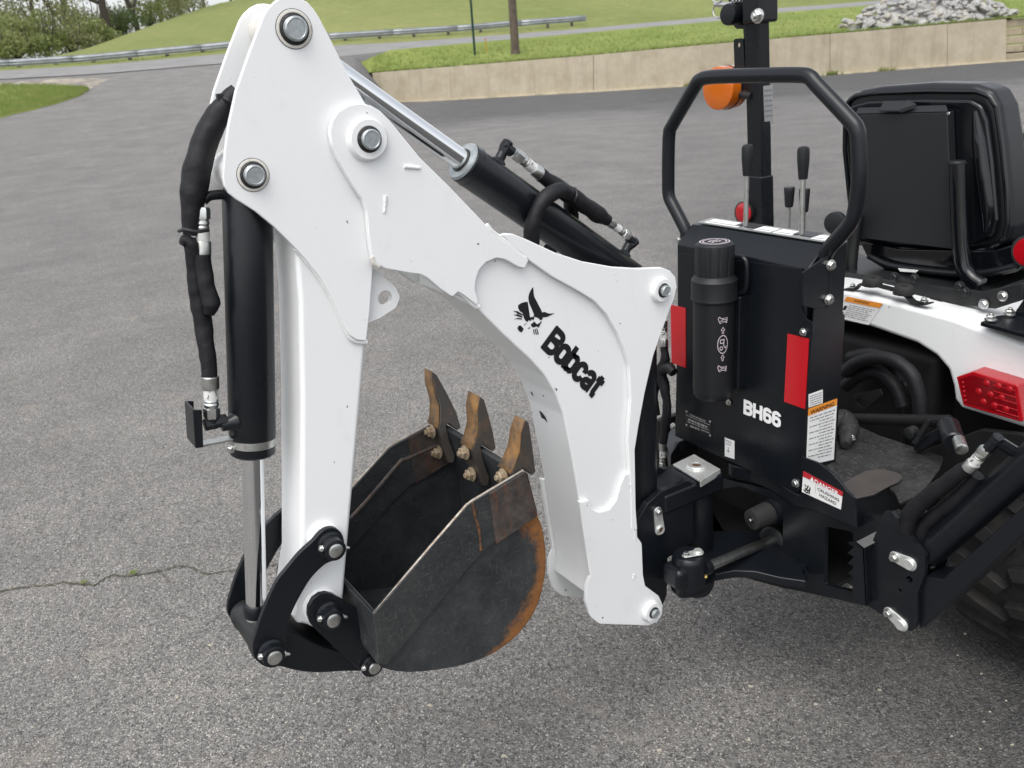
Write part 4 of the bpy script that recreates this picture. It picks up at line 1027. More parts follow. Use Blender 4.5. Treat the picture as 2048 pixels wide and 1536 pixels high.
def fitting(parent, p0, p1, r, tagm='band'):      # crimped hose end: nut, collar, tagged band, ferrule
    d = (p1-p0); L = d.length; d.normalize()
    lathe('swivel_nut', p0, d, [(0, r*.95), (L*.05, r*1.12), (L*.24, r*1.12), (L*.26, r*.9), (L*.30, r*.9)], 'zinc', parent, 6)
    lathe('hose_stem', p0+d*L*.28, d, [(0, r*.95), (L*.06, r*1.02), (L*.10, r*.88), (L*.14, r*1.0), (L*.20, r*.85)], 'zinc', parent, 18)
    lathe('tag_band', p0+d*L*.46, d, [(0, r*.98), (L*.26, r*.98)], tagm, parent, 18)
    lathe('ferrule', p0+d*L*.70, d, [(0, r*1.1), (L*.02, r*1.18), (L*.28, r*1.18), (L*.30, r*1.05)], 'zinc', parent, 20)
fitting(bc, W(424, 836, Y=YC-.01), W(420, 752, Y=YC-.01), .0115)
fitting(bc, W(404, 414, Y=YC-.004), W(406, 510, Y=YC-.004), .0105)
# guard bracket
def Yp(L, Y): return [W(x, y, Y=Y) for x, y in L]
bk = plate('hose_guard', [(373, 806), (381, 802), (399, 818), (407, 820), (407, 897), (392, 897), (390, 884), (381, 880)], 'black', bc, .004, .0008, Y=YC+.012) if False else None
gA = [W(386, 820, Y=YC-.03), W(404, 820, Y=YC-.03), W(407, 895, Y=YC-.03), W(391, 897, Y=YC-.03)]
gd = prism('hose_guard', gA, (0, .003, 0), 'black', bc, .0008)
g2 = [gA[0]+Vector((0, .003, 0)), gA[3]+Vector((0, .003, 0)), gA[3]+Vector((0, .05, 0)), gA[0]+Vector((0, .05, 0))]
prism('guard_web', g2, (.003, 0, 0), 'black', bc, .0008)
g3 = [p+Vector((0, .05, 0)) for p in gA]
prism('guard_flange', g3, (0, .003, 0), 'black', bc, .0008)
prism('guard_arm', [W(404, 890, Y=YC-.02), W(466, 878, Y=YC-.02), W(466, 882, Y=YC-.02), W(404, 895, Y=YC-.02)], (0, .02, 0), 'zinc', bc, .0005)
# sleeved hoses beside it
hs1 = tube('sleeved_hose', [W(x, y, Y=Y) for x, y, Y in ((476, 182, 1.36), (455, 205, 1.365), (430, 240, 1.37), (410, 285, 1.375), (396, 335, 1.375), (387, 385, 1.375), (383, 430, 1.375), (382, 470, 1.375))], [.012, .015, .0175, .0195, .0205, .0195, .015, .011], 'sleeve', BH, 24, 10, .09, seed=1)
tube('sleeve', [W(x, y, Y=Y) for x, y, Y in ((380, 478, 1.372), (386, 520, 1.375), (393, 570, 1.378), (402, 620, 1.378), (408, 660, 1.375), (414, 700, 1.37), (418, 730, 1.367), (419, 757, 1.366))], [.010, .0115, .0125, .014, .0135, .013, .0125, .0125], 'sleeve', hs1, 24, 10, .13, seed=2)
tube('sleeve', [W(x, y, Y=Y) for x, y, Y in ((406, 508, 1.366), (409, 545, 1.366), (415, 580, 1.362), (422, 608, 1.36), (418, 628, 1.362))], [.0125, .013, .0128, .0138, .008], 'sleeve', hs1, 24, 10, .13, seed=3)
tube('sleeve', [W(x, y, Y=Y) for x, y, Y in ((364, 490, 1.372), (372, 480, 1.37), (384, 490, 1.366), (392, 512, 1.366))], [.006, .008, .009, .007], 'sleeve', hs1, 12, 5, .2, seed=4)
def tie(name, pts, r, parent, m='ink'): return tube(name, pts, r, m, parent, 8, 4)
tie('cable_tie', [W(x, y, Y=Y) for x, y, Y in ((358, 462, 1.372), (370, 459, 1.352), (395, 463, 1.345), (417, 460, 1.352))], .0028, hs1)
tie('cable_tie', [W(x, y, Y=Y) for x, y, Y in ((443, 196, 1.366), (452, 198, 1.345), (466, 208, 1.342))], .0028, hs1)
box('tie_head', W(441, 200, Y=1.36)-Vector((.005, .004, .004)), W(448, 192, Y=1.36)+Vector((.004, .004, .004)), 'ink', hs1, .001)
# ---------------------------------------------------------------- dipper cylinder (over the boom)
DA, DB = at(P_top, YC), at(P_rt, YC)
da = (DB-DA).normalized()
def on2(x):
    lo, hi = 0, 1
    for _ in range(30):
        t = (lo+hi)/2; p = DA.lerp(DB, t); q = p-CAM; xx = 1024+F*q.dot(CR)/q.dot(CF)
        if xx < x: lo = t
        else: hi = t
    return p
d0 = on2(928); Lb_ = (on2(1290)-d0).length
dc = lathe('dipper_cylinder', d0, da, [(-.001, .024), (-.001, .034), (.002, .0365), (.016, .0365), (.0162, .0372), (.0172, .0372), (.0175, .0365), (Lb_, .0365), (Lb_+.012, .03)], 'black', BH, 44)
lathe('gland', d0-da*.0015, da, [(-.004, .022), (-.004, .0335), (.0005, .0360), (.0008, .0360)], 'pin', dc, 40)
lathe('wiper_seal', d0-da*.004, da, [(-.004, .0195), (-.004, .0215), (.002, .0225)], 'grease', dc, 30)
cyl('rod', DA, d0+da*.03, .0188, 'chrome', dc, 40)
lathe('base_eye', at(P_rt, YC-.04), PY, [(0, .03), (.08, .03)], 'black', dc, 24)
lathe('rod_eye', at(P_top, YC-.04), PY, [(0, .034), (.08, .034)], 'ring', dc, 24)
perp = (UP-da*UP.dot(da)).normalized()
def barrel_top(x, off=0): return on2(x)+perp*(.034+off)
for x, s in ((978, 1), (1232, 1)):
    q = barrel_top(x); lathe('port_boss', q, perp, [(-.004, .016), (.004, .014), (.008, .0095), (.024, .009)], 'black', dc, 18)
E1 = W(1012, 292, Y=YC)
bm = bmesh.new(); q = barrel_top(978)+perp*.020
addlathe(bm, q, (E1-q), [(0, .0095), (.004, .0105), ((E1-q).length+.008, .0105), ((E1-q).length+.010, .009)], 8); addlathe(bm, E1-da*.008, (W(1034, 312, Y=YC)-E1), [(0, .009), (.002, .0105), (.024, .0105), (.026, .009)], 8); mk('elbow_fitting', bm, 'black', dc, 30)
fitting(dc, W(1030, 306, Y=YC), W(1082, 350, Y=YC), .0105)
E2 = W(1266, 486, Y=YC); q = barrel_top(1232)+perp*.016
bm = bmesh.new(); addlathe(bm, q, (E2-q), [(0, .008), (.004, .0095), ((E2-q).length+.008, .0095), ((E2-q).length+.010, .008)], 8); addlathe(bm, E2+da*.006, (W(1245, 466, Y=YC)-E2), [(0, .008), (.002, .0095), (.022, .0095)], 8); mk('elbow_fitting', bm, 'black', dc, 30)
fitting(dc, W(1258, 474, Y=YC), W(1214, 440, Y=YC), .0085)
hs2 = tube('sleeved_hose', [W(x, y, Y=Y) for x, y, Y in ((1081, 349, 1.375), (1105, 366, 1.372), (1125, 382, 1.366), (1148, 396, 1.366), (1175, 415, 1.372), (1198, 430, 1.375), (1216, 441, 1.375))], [.0135, .0145, .016, .016, .017, .0165, .012], 'sleeve', BH, 16, 6, .14, seed=6)
tube('sleeve', [W(x, y, Y=Y) for x, y, Y in ((1140, 388, 1.345), (1118, 380, 1.332), (1095, 392, 1.328), (1076, 418, 1.328), (1066, 448, 1.332), (1062, 478, 1.345), (1058, 510, 1.36))], [.011, .014, .0145, .014, .0145, .0155, .016], 'sleeve', hs2, 16, 6, .14, seed=7)
tube('sleeve', [W(x, y, Y=Y) for x, y, Y in ((1140, 385, 1.39), (1142, 410, 1.405), (1140, 440, 1.42), (1120, 470, 1.42), (1100, 500, 1.41))], [.012, .015, .015, .014, .014], 'sleeve', hs2, 14, 6, .15, seed=8)
tie('cable_tie', [W(x, y, Y=Y) for x, y, Y in ((1150, 376, 1.36), (1154, 390, 1.345), (1148, 402, 1.345))], .0025, hs2)
# ---------------------------------------------------------------- boom cylinder behind the boom's back edge
ba, bb = at(P_rt, YC)+Vector((.012, 0, -.02)), W(1300, 1010, Y=YC)
bcy = cyl('boom_cylinder', W(1283, 650, Y=YC), W(1286, 1020, Y=YC), .032, 'black', BH, 32, .002)
lathe('barrel_cap', W(1283, 650, Y=YC), UP, [(-.01, .034), (.0, .035), (.012, .034), (.02, .02)], 'black', bcy, 28)
hs3 = tube('sleeved_hose', [W(x, y, X=1.40) for x, y in ((1328, 690), (1330, 720), (1322, 745), (1330, 780), (1335, 820), (1330, 850), (1326, 885))], [.010, .013, .016, .013, .011, .012, .011], 'sleeve', BH, 14, 6, .2, seed=11)
tube('sleeve', [W(x, y, X=1.40) for x, y in ((1348, 745), (1335, 735), (1318, 748), (1308, 790), (1312, 830))], [.012, .016, .015, .011, .010], 'sleeve', hs3, 14, 6, .2, seed=12)
fitting(hs3, W(1325, 938, X=1.40), W(1326, 884, X=1.40), .0085)
decal('hazard_label', [(1310, 812), (1325, 808), (1322, 850), (1309, 847)], 'label', hs3, X=1.452) if False else None
fitting(hs3, W(1328, 640, X=1.40), W(1328, 692, X=1.40), .009)
# ---------------------------------------------------------------- swing post
ZP = .625
SPX = 1.34
CHEEK = [(1272, 1048), (1295, 1008, 12), (1324, 982), (1376, 962), (1387, 966), (1388, 1084), (1336, 1116), (1334, 1190), (1322, 1222), (1290, 1232), (1262, 1150)]
ck = plate('swing_post', CHEEK, 'black', BH, .016, .002, Y=1.322)
c2_ = ck.copy(); c2_.location.y += .09; COL.objects.link(c2_)
lo_ = W(1312, 985, Y=1.338); hi_ = W(1384, 1070, Y=1.338)
box('post_web', (lo_.x, 1.338, hi_.z), (hi_.x-.006, 1.412, lo_.z-.004), 'black', ck, .002)
box('post_cap', (W(1322, 975, Y=1.33).x, 1.318, .560), (SPX+.035, 1.432, .611), 'black', ck, .010)
# zinc keeper on the cheek: bolt and open bore
kp = [W(x, y, Y=1.322) for x, y in ((1314, 1022), (1318, 1058))]
def keeper(parent, b0, p0, nrm, r0, r1, t=.004, open_=False):
    """flat zinc retainer: tapered loop round a bolt (b0) and a pin (p0)"""
    d = (p0-b0); L = d.length; d.normalize(); s = nrm.cross(d).normalized(); pts = []
    for k in range(13):
        a = rad(90+180*k/12); pts.append(b0+d*(math.cos(a)*r0)+s*(math.sin(a)*r0))
    for k in range(13):
        a = rad(-90+180*k/12); pts.append(p0+d*(math.cos(a)*r1)+s*(math.sin(a)*r1))
    bm = bmesh.new(); extrude_poly(bm, pts, nrm*t); mk('keeper_plate', bm, 'zincwhite', parent, 35, .001)
    hexbolt('keeper_bolt', b0+nrm*t, nrm, r0*.62, 'zinc', parent, True, False)
    if open_:
        lathe('pin_head', p0+nrm*t, nrm, [(0, r1*.8), (.004, r1*.75), (.004, r1*.5), (-.004, r1*.5)], 'zincwhite', parent, 24); lathe('pin_bore', p0+nrm*t, nrm, [(0, r1*.52), (.0008, r1*.52)], 'hole', parent, 18)
    else: lathe('pin_head', p0+nrm*t, nrm, [(0, r1*.82), (.003, r1*.82), (.005, r1*.7), (.005, r1*.1)], 'zincwhite', parent, 24)
keeper(ck, kp[0], kp[1], NEG_Y, .0105, .0135, .004, True)
# clevis with the swing cylinder rod
kz = W(1378, 1105, Z=.49)
kl = lathe('swing_clevis', Vector((kz.x, kz.y, .405)), UP, [(0, .030), (.006, .036), (.02, .038), (.07, .038), (.078, .036), (.082, .032)], 'black', BH, 30)
kn0, kn1 = W(1372, 1112, Z=.489), W(1396, 1106, Z=.489)
keeper(kl, kn0, kn1, UP, .009, .0125, .003)
box('clevis_tongue', (kz.x-.055, kz.y-.026, .418), (kz.x, kz.y+.034, .470), 'black', kl, .014, 4)
r0_, r1_ = W(1415, 1134, Z=.45), None
rA = W(1412, 1135, X=kz.x+.03); rB = W(1548, 1078, X=1.50)
sc_ = cyl('swing_cylinder', rB, rB+(rB-rA).normalized()*.35, .030, 'black', BH, 28, .003)
cyl('rod', rA, rB, .0115, 'zinc', sc_, 28)
lathe('rod_collar', rA-(rB-rA).normalized()*.012, (rB-rA), [(0, .016), (.012, .0175), (.02, .0165), (.022, .012)], 'black', sc_, 24)
lathe('gland', rB, rA-rB, [(0, .033), (.012, .033), (.014, .030), (.014, .014)], 'satin', sc_, 28)
lathe('grease_fitting', W(1412, 1152, X=kz.x-.005), (-.6, -.6, .3), [(0, .004), (.004, .004), (.006, .0025), (.01, .0025)], 'brass', kl, 10)
# ---------------------------------------------------------------- main frame
XF = 1.468
FR = [(1440, 955), (1640, 1005), (1740, 1030), (1860, 1040), (1850, 1180), (1812, 1262), (1775, 1236, 20), (1740, 1214), (1680, 1200), (1613, 1185), (1566, 1176), (1470, 1150), (1410, 1140), (1395, 960)]
WIN = [(1650, 1052, 6), (1706, 1064, 6), (1706, 1184, 6), (1648, 1170, 6)]
OPEN = [(1400, 985, 8), (1480, 972, 12), (1540, 995, 12), (1566, 1040, 14), (1566, 1150, 8), (1480, 1138), (1400, 1130, 8)]
fr = plate('main_frame', FR, 'black', BH, .012, 0, X=XF, holes=[WIN, OPEN], smooth=0)
box('frame_back', (1.62, 1.08, .33), (1.64, 1.70, .60), 'dark', fr, .003)
box('frame_side', (1.48, 1.66, .33), (1.62, 1.68, .60), 'dark', fr, .003)
box('frame_floor', (1.48, 1.10, .345), (1.62, 1.66, .355), 'dark', fr, .002)
# toothed lock rack inside the window
rk_ = [(1722, 1078)]+[q for k in range(5) for q in ((1694, 1086+k*20), (1712, 1096+k*20))]+[(1722, 1190), (1745, 1190), (1745, 1078)]
plate('lock_rack', rk_, 'black', fr, .01, .0005, X=1.462)
plate('channel_face', [(1707, 1082, 4), (1722, 1064, 4), (1776, 1050, 6), (1786, 1066, 4), (1782, 1196), (1742, 1206), (1726, 1100)], 'black', fr, .05, .002, X=1.402) if False else None
# upper and lower tongues that carry the swing pin
ZU = .585
def tongue(name, z, t, pts):
    return plate(name, pts, 'black', fr, t, .003, Z=z)
tongue('upper_tongue', ZU-.03, .03, [(1342, 960), (1344, 930), (1360, 905), (1400, 893, 10), (1440, 905, 20), (1456, 930, 10), (1455, 952, 16), (1500, 962, 20), (1545, 982), (1590, 1012), (1660, 1030), (1660, 940), (1560, 900), (1350, 860), (1330, 900)])
lw = [(1340, 1180, 20), (1345, 1105), (1400, 1075), (1560, 1075), (1612, 1110), (1612, 1164, 3), (1612, 1178), (1600, 1176), (1560, 1170), (1510, 1158), (1470, 1156), (1430, 1163), (1425, 1180), (1395, 1196), (1360, 1198, 16)]
tongue('lower_tongue', .385, .02, lw)
# zinc swing plate with its raised boss
zp = [W(x, y, Z=ZU+.034) for x, y in ((1346, 928), (1402, 962), (1441, 938), (1388, 908))]
zk = prism('swing_pin_plate', [p-UP*.006 for p in zp], UP*.006, 'zincwhite', BH, .0012)
zq = [zp[1]-UP*.006, zp[2]-UP*.006, zp[2]-UP*.016, zp[1]-UP*.016]
prism('plate_lip', [p+Vector((0, 0, 0)) for p in zq], (0, .004, 0), 'zincwhite', zk, .0008)
zc = (zp[0]+zp[2])/2
lathe('pin_boss', zc, UP, [(0, .024), (.004, .0235), (.006, .021), (.006, .012), (.002, .011)], 'zincwhite', zk, 32)
lathe('pin_bore', zc+UP*.002, UP, [(0, .0112), (.0006, .0112)], 'hole', zk, 20)
lathe('swing_pin_housing', zc-UP*.34, UP, [(0, .034), (.01, .040), (.30, .040), (.327, .038)], 'black', fr, 32)
# rubber bumper
bp0 = W(1502, 1040, X=1.40); bd = W(1545, 1022, X=1.468)-bp0
lathe('bumper', bp0, bd, [(0, .021), (.002, .0245), (.035, .0265), (.06, .0265), (.062, .02)], 'rubber', fr, 30)
lathe('bumper_mount', bp0+bd.normalized()*.055, bd, [(0, .031), (.05, .033), (.06, .033)], 'black', fr, 30)
lathe('bumper_bore', bp0, -bd, [(-.001, .0085), (.0008, .0085)], 'ink', fr, 20)
hexbolt('bumper_bolt', bp0-bd.normalized()*.0002, -bd, .0042, 'zinc', fr, False, False)
# ---------------------------------------------------------------- console
XP = 1.458; YR, YL = 1.176, 1.566; XB = 1.566; ZT = 1.099; ZB = .592
prof = [(XP, ZB), (XP, ZT), (1.506, 1.139), (XB, 1.143), (XB, ZB)]
cs = prism('console', [Vector((x, YR, z)) for x, z in prof], (0, YL-YR, 0), 'black', BH, .004, seg=3)
YW = W(1617, 735, X=XP-.003).y
plate('rear_panel', [(1358, 506), (1604, 537), (1603, 620, 8), (1612, 637, 10), (1625, 645, 8), (1625, 665, 6), (1617, 735), (1612, 818), (1605, 915), (1597, 986), (1350, 872)], 'black', cs, .003, .0008, X=XP-.003)
XP = XP-.003
zn = W(1620, 650, X=XP).z
box('side_box', (XP+.003, YW, ZB), (XB, YR+.001, zn), 'black', cs, .002)
# side flange with the stepped notch
SIDEF = [(1606, 545, 3), (1693, 486, 3), (1688, 580), (1672, 925), (1606, 948), (1614, 700, 4), (1612, 640), (1603, 622, 8), (1604, 560)]
plate('side_cover', [(1626, 652), (1632, 560), (1650, 515), (1694, 484), (1676, 790), (1671, 928), (1600, 980), (1606, 915), (1613, 818), (1619, 735)], 'black', cs, .003, .0006, Y=YW-.0035)
def bolt_on(x, y, r, parent, X=None, Y=None, Z=None, nrm=None, m='zinc', **k): return hexbolt('bolt', W(x, y, X, Y, Z), nrm, r, m, parent, **k)
bolt_on(1607, 664, .006, cs, X=XP-.0005, nrm=NEG_X, stud=False)
bolt_on(1592, 966, .0068, cs, X=XP-.0005, nrm=NEG_X, stud=False)
bolt_on(1347, 852, .006, cs, X=XP-.0005, nrm=NEG_X, stud=False)
bolt_on(1458, 805, .005, cs, X=XP-.003, nrm=NEG_X, stud=False)
# reflectors
def decal(name, pts, m, parent, X=None, Y=None, t=.0008):
    return plate(name, pts, m, parent, -t, 0, X=X, Y=Y, smooth=0)
decal('reflector', [(1342, 609), (1372, 616), (1372, 735), (1344, 726)], 'red', cs, X=XP-.0002, t=.0015)
decal('reflector', [(1576, 667), (1618.5, 677.5), (1611, 818), (1569, 803)], 'red', cs, X=XP-.0002, t=.0015)
# model number
eyp = UP
O_ = W(1487.5, 827, X=XP); E_ = W(1561, 856, X=XP); exl = (E_-O_); Ln = exl.length; exn = exl.normalized()
T_ = W(1490, 799, X=XP); hh = (T_-O_).length
nB = [[(.14, 0), (.14, 1)], [(.05, .90)]+arc(.55, .73, .30, .17, 90, -60, 6)+[(.3, .53)], [(.3, .53)]+arc(.55, .31, .30, .21, 70, -90, 6)+[(.05, .10)]]
nH = [[(.16, 0), (.16, 1)], [(.84, 0), (.84, 1)], [(.16, .5), (.84, .5)]]
n6 = [(lambda q: q+[q[0]])(rr(.16, .10, .84, .56, .16, .32)), [(.84, .74)]+arc(.5, .74, .34, .165, 20, 180, 7)+[(.16, .3)]]
sg = []
for x0, wd, L in ((0, .25, nB), (.255, .27, nH), (.54, .23, n6), (.78, .23, n6)):
    sg += [[(x0*Ln+a*wd*Ln, b*hh) for a, b in s] for s in L]
strokes('model_number', sg, 'whiteprint', cs, O_, exn, UP, Ln*.078, NEG_X, .0008)
# serial plate
SPL = [(1371, 820), (1423, 843), (1424, 872), (1371, 852)]
decal('serial_plate', SPL, 'ink', cs, X=XP-.0002, t=.001)
def fine(name, quad, rows, parent, m, X=None, Y=None, x0=.08, x1=.92, w=.25, seed=0, off=.0018, gap=.7):
    """rows of illegible fine print laid in the quad (tl, tr, br, bl)"""
    rnd = random.Random(seed); q = [W(x, y, X, Y) for x, y in quad]; nrm = NEG_X if X is not None else NEG_Y
    bm = bmesh.new()
    for r in rows:
        a, hgt = r[0], r[1]; xx = r[2] if len(r) > 2 else x0; xe = r[3] if len(r) > 3 else x1
        while xx < xe:
            L = min(rnd.uniform(.04, .16), xe-xx)
            P = []
            for u, v in ((xx, a), (xx+L, a), (xx+L, a+hgt), (xx, a+hgt)):
                P.append(bm.verts.new(q[0].lerp(q[1], u).lerp(q[3].lerp(q[2], u), v)+nrm*off))
            bm.faces.new(P); xx += L+.02*gap+.012
    me = bpy.data.meshes.new(name); bm.to_mesh(me); bm.free(); return finish(name, me, m, parent, 0)
fine('plate_print', SPL, [(.10, .07, .2, .8), (.24, .05, .05, .95), (.42, .14, .12, .85), (.62, .06, .1, .9), (.80, .12, .2, .55), (.80, .06, .62, .95)], cs, 'alu', X=XP, seed=3)
for x, y in ((1374, 823), (1421, 843), (1421, 871), (1374, 850)):
    lathe('plate_rivet', W(x, y, X=XP), NEG_X, [(.001, .0032), (.002, .003), (.003, .0015)], 'zinc', cs, 10)
SL = [(1450, 875), (1469, 882), (1469, 918), (1450, 912)]
decal('swing_lock_label', SL, 'label', cs, X=XP-.0002)
q = [W(x, y, X=XP) for x, y in SL]; ez = -PY
text('label_text', 'SWING', 'ink', cs, q[0]+ez*.002-UP*.008, ez, UP, NEG_X, .0045, .021, .0, .0014)
text('label_text', 'LOCK', 'ink', cs, q[0]+ez*.0035-UP*.0155, ez, UP, NEG_X, .0045, .018, .0, .0014)
strokes('label_arrow', [[(0, 0), (0, -.012)], [(-.003, -.009), (0, -.013), (.003, -.009)]], 'ink', cs, q[0]+ez*.0125-UP*.021, ez, UP, .0014, NEG_X, .0013)
# warning label on the side
YS = YW-.0037
WL = [(1616.5, 818), (1674, 797), (1667, 919), (1612, 931)]
decal('warning_label', WL, 'label', cs, Y=YS)
decal('warning_band', [(1616.5, 818), (1674, 797), (1673, 810), (1616, 832)], 'orangelabel', cs, Y=YS-.0008)
fine('warning_print', WL, [(.16+.052*k, .018, .06+.34*(k % 2 == 0 and k > 0), .94-.04*(k % 3)) for k in range(15)], cs, 'greyink', Y=YS, seed=5, off=.0012)
a_, b_ = W(1619, 829.5, Y=YS), W(1670, 809, Y=YS)
exw = (b_-a_).normalized(); text('warning_text', 'WARNING', 'ink', cs, a_+UP*.0005, PX, UP, NEG_Y, .0098, (b_-a_).length*.93, .012, .0022)
S2 = [(1617, 789), (1645, 779), (1645, 806), (1617, 815)]
decal('small_label', S2, 'label', cs, Y=YS)
fine('small_print', S2, [(.15+.17*k, .07) for k in range(5)], cs, 'greyink', Y=YS, seed=6, off=.0012)
# top: control stickers and lever slots
def topq(u0, u1, v0, v1, z): return [Vector((1.512+.05*a, YL-.012-(YL-YR-.024)*b, 1.1405+.0035*a+z)) for a, b in ((v0, u0), (v0, u1), (v1, u1), (v1, u0))]
prism('control_plate', topq(0, 1, 0, 1, .002), UP*.002, 'greyplate', cs, .0005)
for u0, u1 in ((.05, .34), (.47, .60), (.62, .76), (.90, 1.0)):
    prism('control_sticker', topq(u0, u1, .12, .80, .0042), UP*.0006, 'label', cs, 0)
    prism('sticker_print', topq(u0+.015, u1-.02, .25, .3, .0052), UP*.0002, 'greyink', cs, 0)
for u0, u1 in ((.30, .47), (.755, .90)): prism('lever_slot', topq(u0, u1, .30, .95, .005), UP*.0008, 'ink', cs, 0)
def lever(base, knob_y, kx, kb, r, kr, parent, bottom):
    l0 = base; X_ = base.x
    k0, k1 = W(kx, kb, X=X_), W(kx+1, knob_y, X=X_)
    lv = cyl('control_lever', l0-UP*bottom, k0, r, 'zinc', parent, 14)
    d = k1-k0; L = d.length
    lathe('lever_knob', k0-d*.02, d, [(0, kr*.72), (L*.03, kr*.76), (L*.55, kr*1.0), (L*.86, kr*1.02), (L*.95, kr*.9), (L*.99, kr*.6), (L, kr*.2)], 'plastic', lv, 26)
    if bottom < .03: hexbolt('lever_nut', l0+UP*.0, UP, r*1.7, 'zinc', lv, True, False)
    return lv
lever(W(1491, 463, X=1.535), 287, 1494, 350, .0058, .0125, BH, .02)
lever(W(1603, 481, X=1.535), 291, 1606, 357, .0058, .0125, BH, .02)
# handrail with feet
XH = 1.500
RL = [(1371, 478), (1372, 462), (1349, 416), (1338, 392), (1336.5, 360), (1337, 300), (1339, 264), (1346, 248), (1390, 172), (1400, 160), (1414, 155), (1451, 152.5), (1530, 150.5), (1600, 150), (1620, 155), (1634, 170), (1700, 240), (1713, 258), (1717, 280), (1719, 356), (1712, 415), (1704, 442), (1676, 470), (1656, 492), (1646, 512), (1642, 540), (1641, 610)]
hr_ = tube('handrail', [W(x, y, X=XH) + (NEG_Y*.006 if i > 21 else Vector((0, 0, 0))) for i, (x, y) in enumerate(RL)], .0155, 'black', BH, 18, 4)
plate('rail_bracket', [(1606, 545), (1643, 520, 8), (1657, 512), (1656, 612), (1634, 618, 6), (1606, 612)], 'black', hr_, .004, .001, Y=YW-.012)
for x, y in ((1661, 530), (1657, 599)): hexbolt('rail_bolt', W(x, y, Y=YW-.014), (-.25, -1, 0), .0078, 'zinc', hr_, True, False)
hexbolt('rail_bolt', W(1361, 480, X=1.49), (-.6, .2, 0), .007, 'zinc', hr_, True, False)
# manual canister on the front
XC = 1.401; ct, cb_ = W(1427, 484, X=XC), W(1428, 792, X=XC)
HC = ct.z-cb_.z; base_ = Vector((XC, (ct.y+cb_.y)/2, cb_.z))
z1 = W(1428, 600, X=XC).z-cb_.z; z2 = W(1428, 572, X=XC).z-cb_.z; z3 = W(1428, 548, X=XC).z-cb_.z
can = lathe('manual_canister', base_, UP, [(0, .040), (.006, .0445), (.02, .0462), (z1, .0462), (z1+.002, .0505), (z1+.006, .0520), (z1+.010, .0508), (z2+.016, .0508), (z3-.006, .0460), (z3, .0430)], 'plastic', BH, 44)
bm = bmesh.new(); R = []
for zz, r_ in ((z3-.004, .0425), (HC-.014, .0435), (HC-.004, .0418), (HC, .037), (HC+.001, .02)):
    vs = []
    for k in range(72):
        a = 2*math.pi*k/72; g = -.0022 if (k % 6 == 0 and zz < HC-.006) else 0; vs.append(bm.verts.new(base_+UP*zz+Vector((math.cos(a), math.sin(a), 0))*(r_+g)))
    R.append(vs)
skinrings(bm, R); mk('canister_cap', bm, 'plastic', can, 30)
cz = base_+UP*(HC+.0016)
strokes('cap_print', [[(.032*math.cos(a*.262), .032*math.sin(a*.262)) for a in range(25)][:24]+[(.032, 0)], [(.0255*math.cos(a*.262), .0255*math.sin(a*.262)) for a in range(24)]+[(.0255, 0)]], 'pinkprint', can, cz, PX, PY, .0024, UP, .0004)
strokes('cap_print', [[(-.014, .004), (-.003, .009), (.006, .003), (.015, .006)], [(-.015, -.006), (-.005, -.002), (.005, -.008), (.013, -.005)]], 'pinkprint', can, cz, PX, PY, .004, UP, .0008)
tube('canister_strap', [W(x, y, X=1.44) for x, y in ((1462, 516), (1482, 515), (1492, 524), (1494, 555), (1490, 580), (1476, 588), (1462, 590))], .006, 'black', can, 10, 4)
box('canister_bracket', (1.43, base_.y-.050, cb_.z+.02), (1.457, base_.y-.032, cb_.z+.24), 'black', can, .003)
# pale pictograms wrapped on the canister
def on_can(u, v): # u: metres round the surface from the side facing the viewer, v: height from base
    a = math.atan2(-base_.y, -base_.x)+.45+u*.85/.0462; return base_+Vector((math.cos(a)*.0466, math.sin(a)*.0466, v))
def canprint(name, segs, w_):
    bm = bmesh.new()
    for s in segs:
        for p, q in zip(s, s[1:]):
            d = Vector((q[0]-p[0], q[1]-p[1])); L = d.length
            if L < 1e-7: continue
            n_ = Vector((-d.y, d.x))/L*w_/2
            bm.faces.new([bm.verts.new(on_can(a, b)) for a, b in ((p[0]-n_.x, p[1]-n_.y), (q[0]-n_.x, q[1]-n_.y), (q[0]+n_.x, q[1]+n_.y), (p[0]+n_.x, p[1]+n_.y))])
    me = bpy.data.meshes.new(name); bm.to_mesh(me); bm.free(); finish(name, me, 'pinkprint', can, 0)
def hpx(y): return W(1450, y, X=XC-.04).z-cb_.z
def sq(cx, cy, w_, h_): return [(cx-w_, cy-h_), (cx+w_, cy-h_), (cx+w_, cy+h_), (cx-w_, cy+h_), (cx-w_, cy-h_)]
for yy in (651, 750):
    c = hpx(yy); canprint('pictogram', [[(-.011, c+.009), (-.013, c+.004), (-.009, c-.006), (.011, c-.006), (.012, c+.005), (-.004, c+.004), (-.011, c+.009)], sq(.003, c-.001, .006, .0025), [(-.007, c-.003), (-.006, c)]], .0016)
for yy in (672, 728):
    c = hpx(yy); canprint('pictogram', [[(-.002, c-.006), (-.002, c+.001), (-.005, c+.001), (0, c+.008), (.005, c+.001), (.002, c+.001), (.002, c-.006), (-.002, c-.006)]], .0014)
c = hpx(700); canprint('pictogram', [[(.014*math.cos(a*.2618), c+.021*math.sin(a*.2618)) for a in range(25)], sq(-.002, c+.007, .005, .004), [(.004, c+.012), (.002, c-.002), (.008, c-.010), (.010, c-.004)], [(-.004+.004*math.cos(a*.6), c-.009+.004*math.sin(a*.6)) for a in range(12)]], .0019)
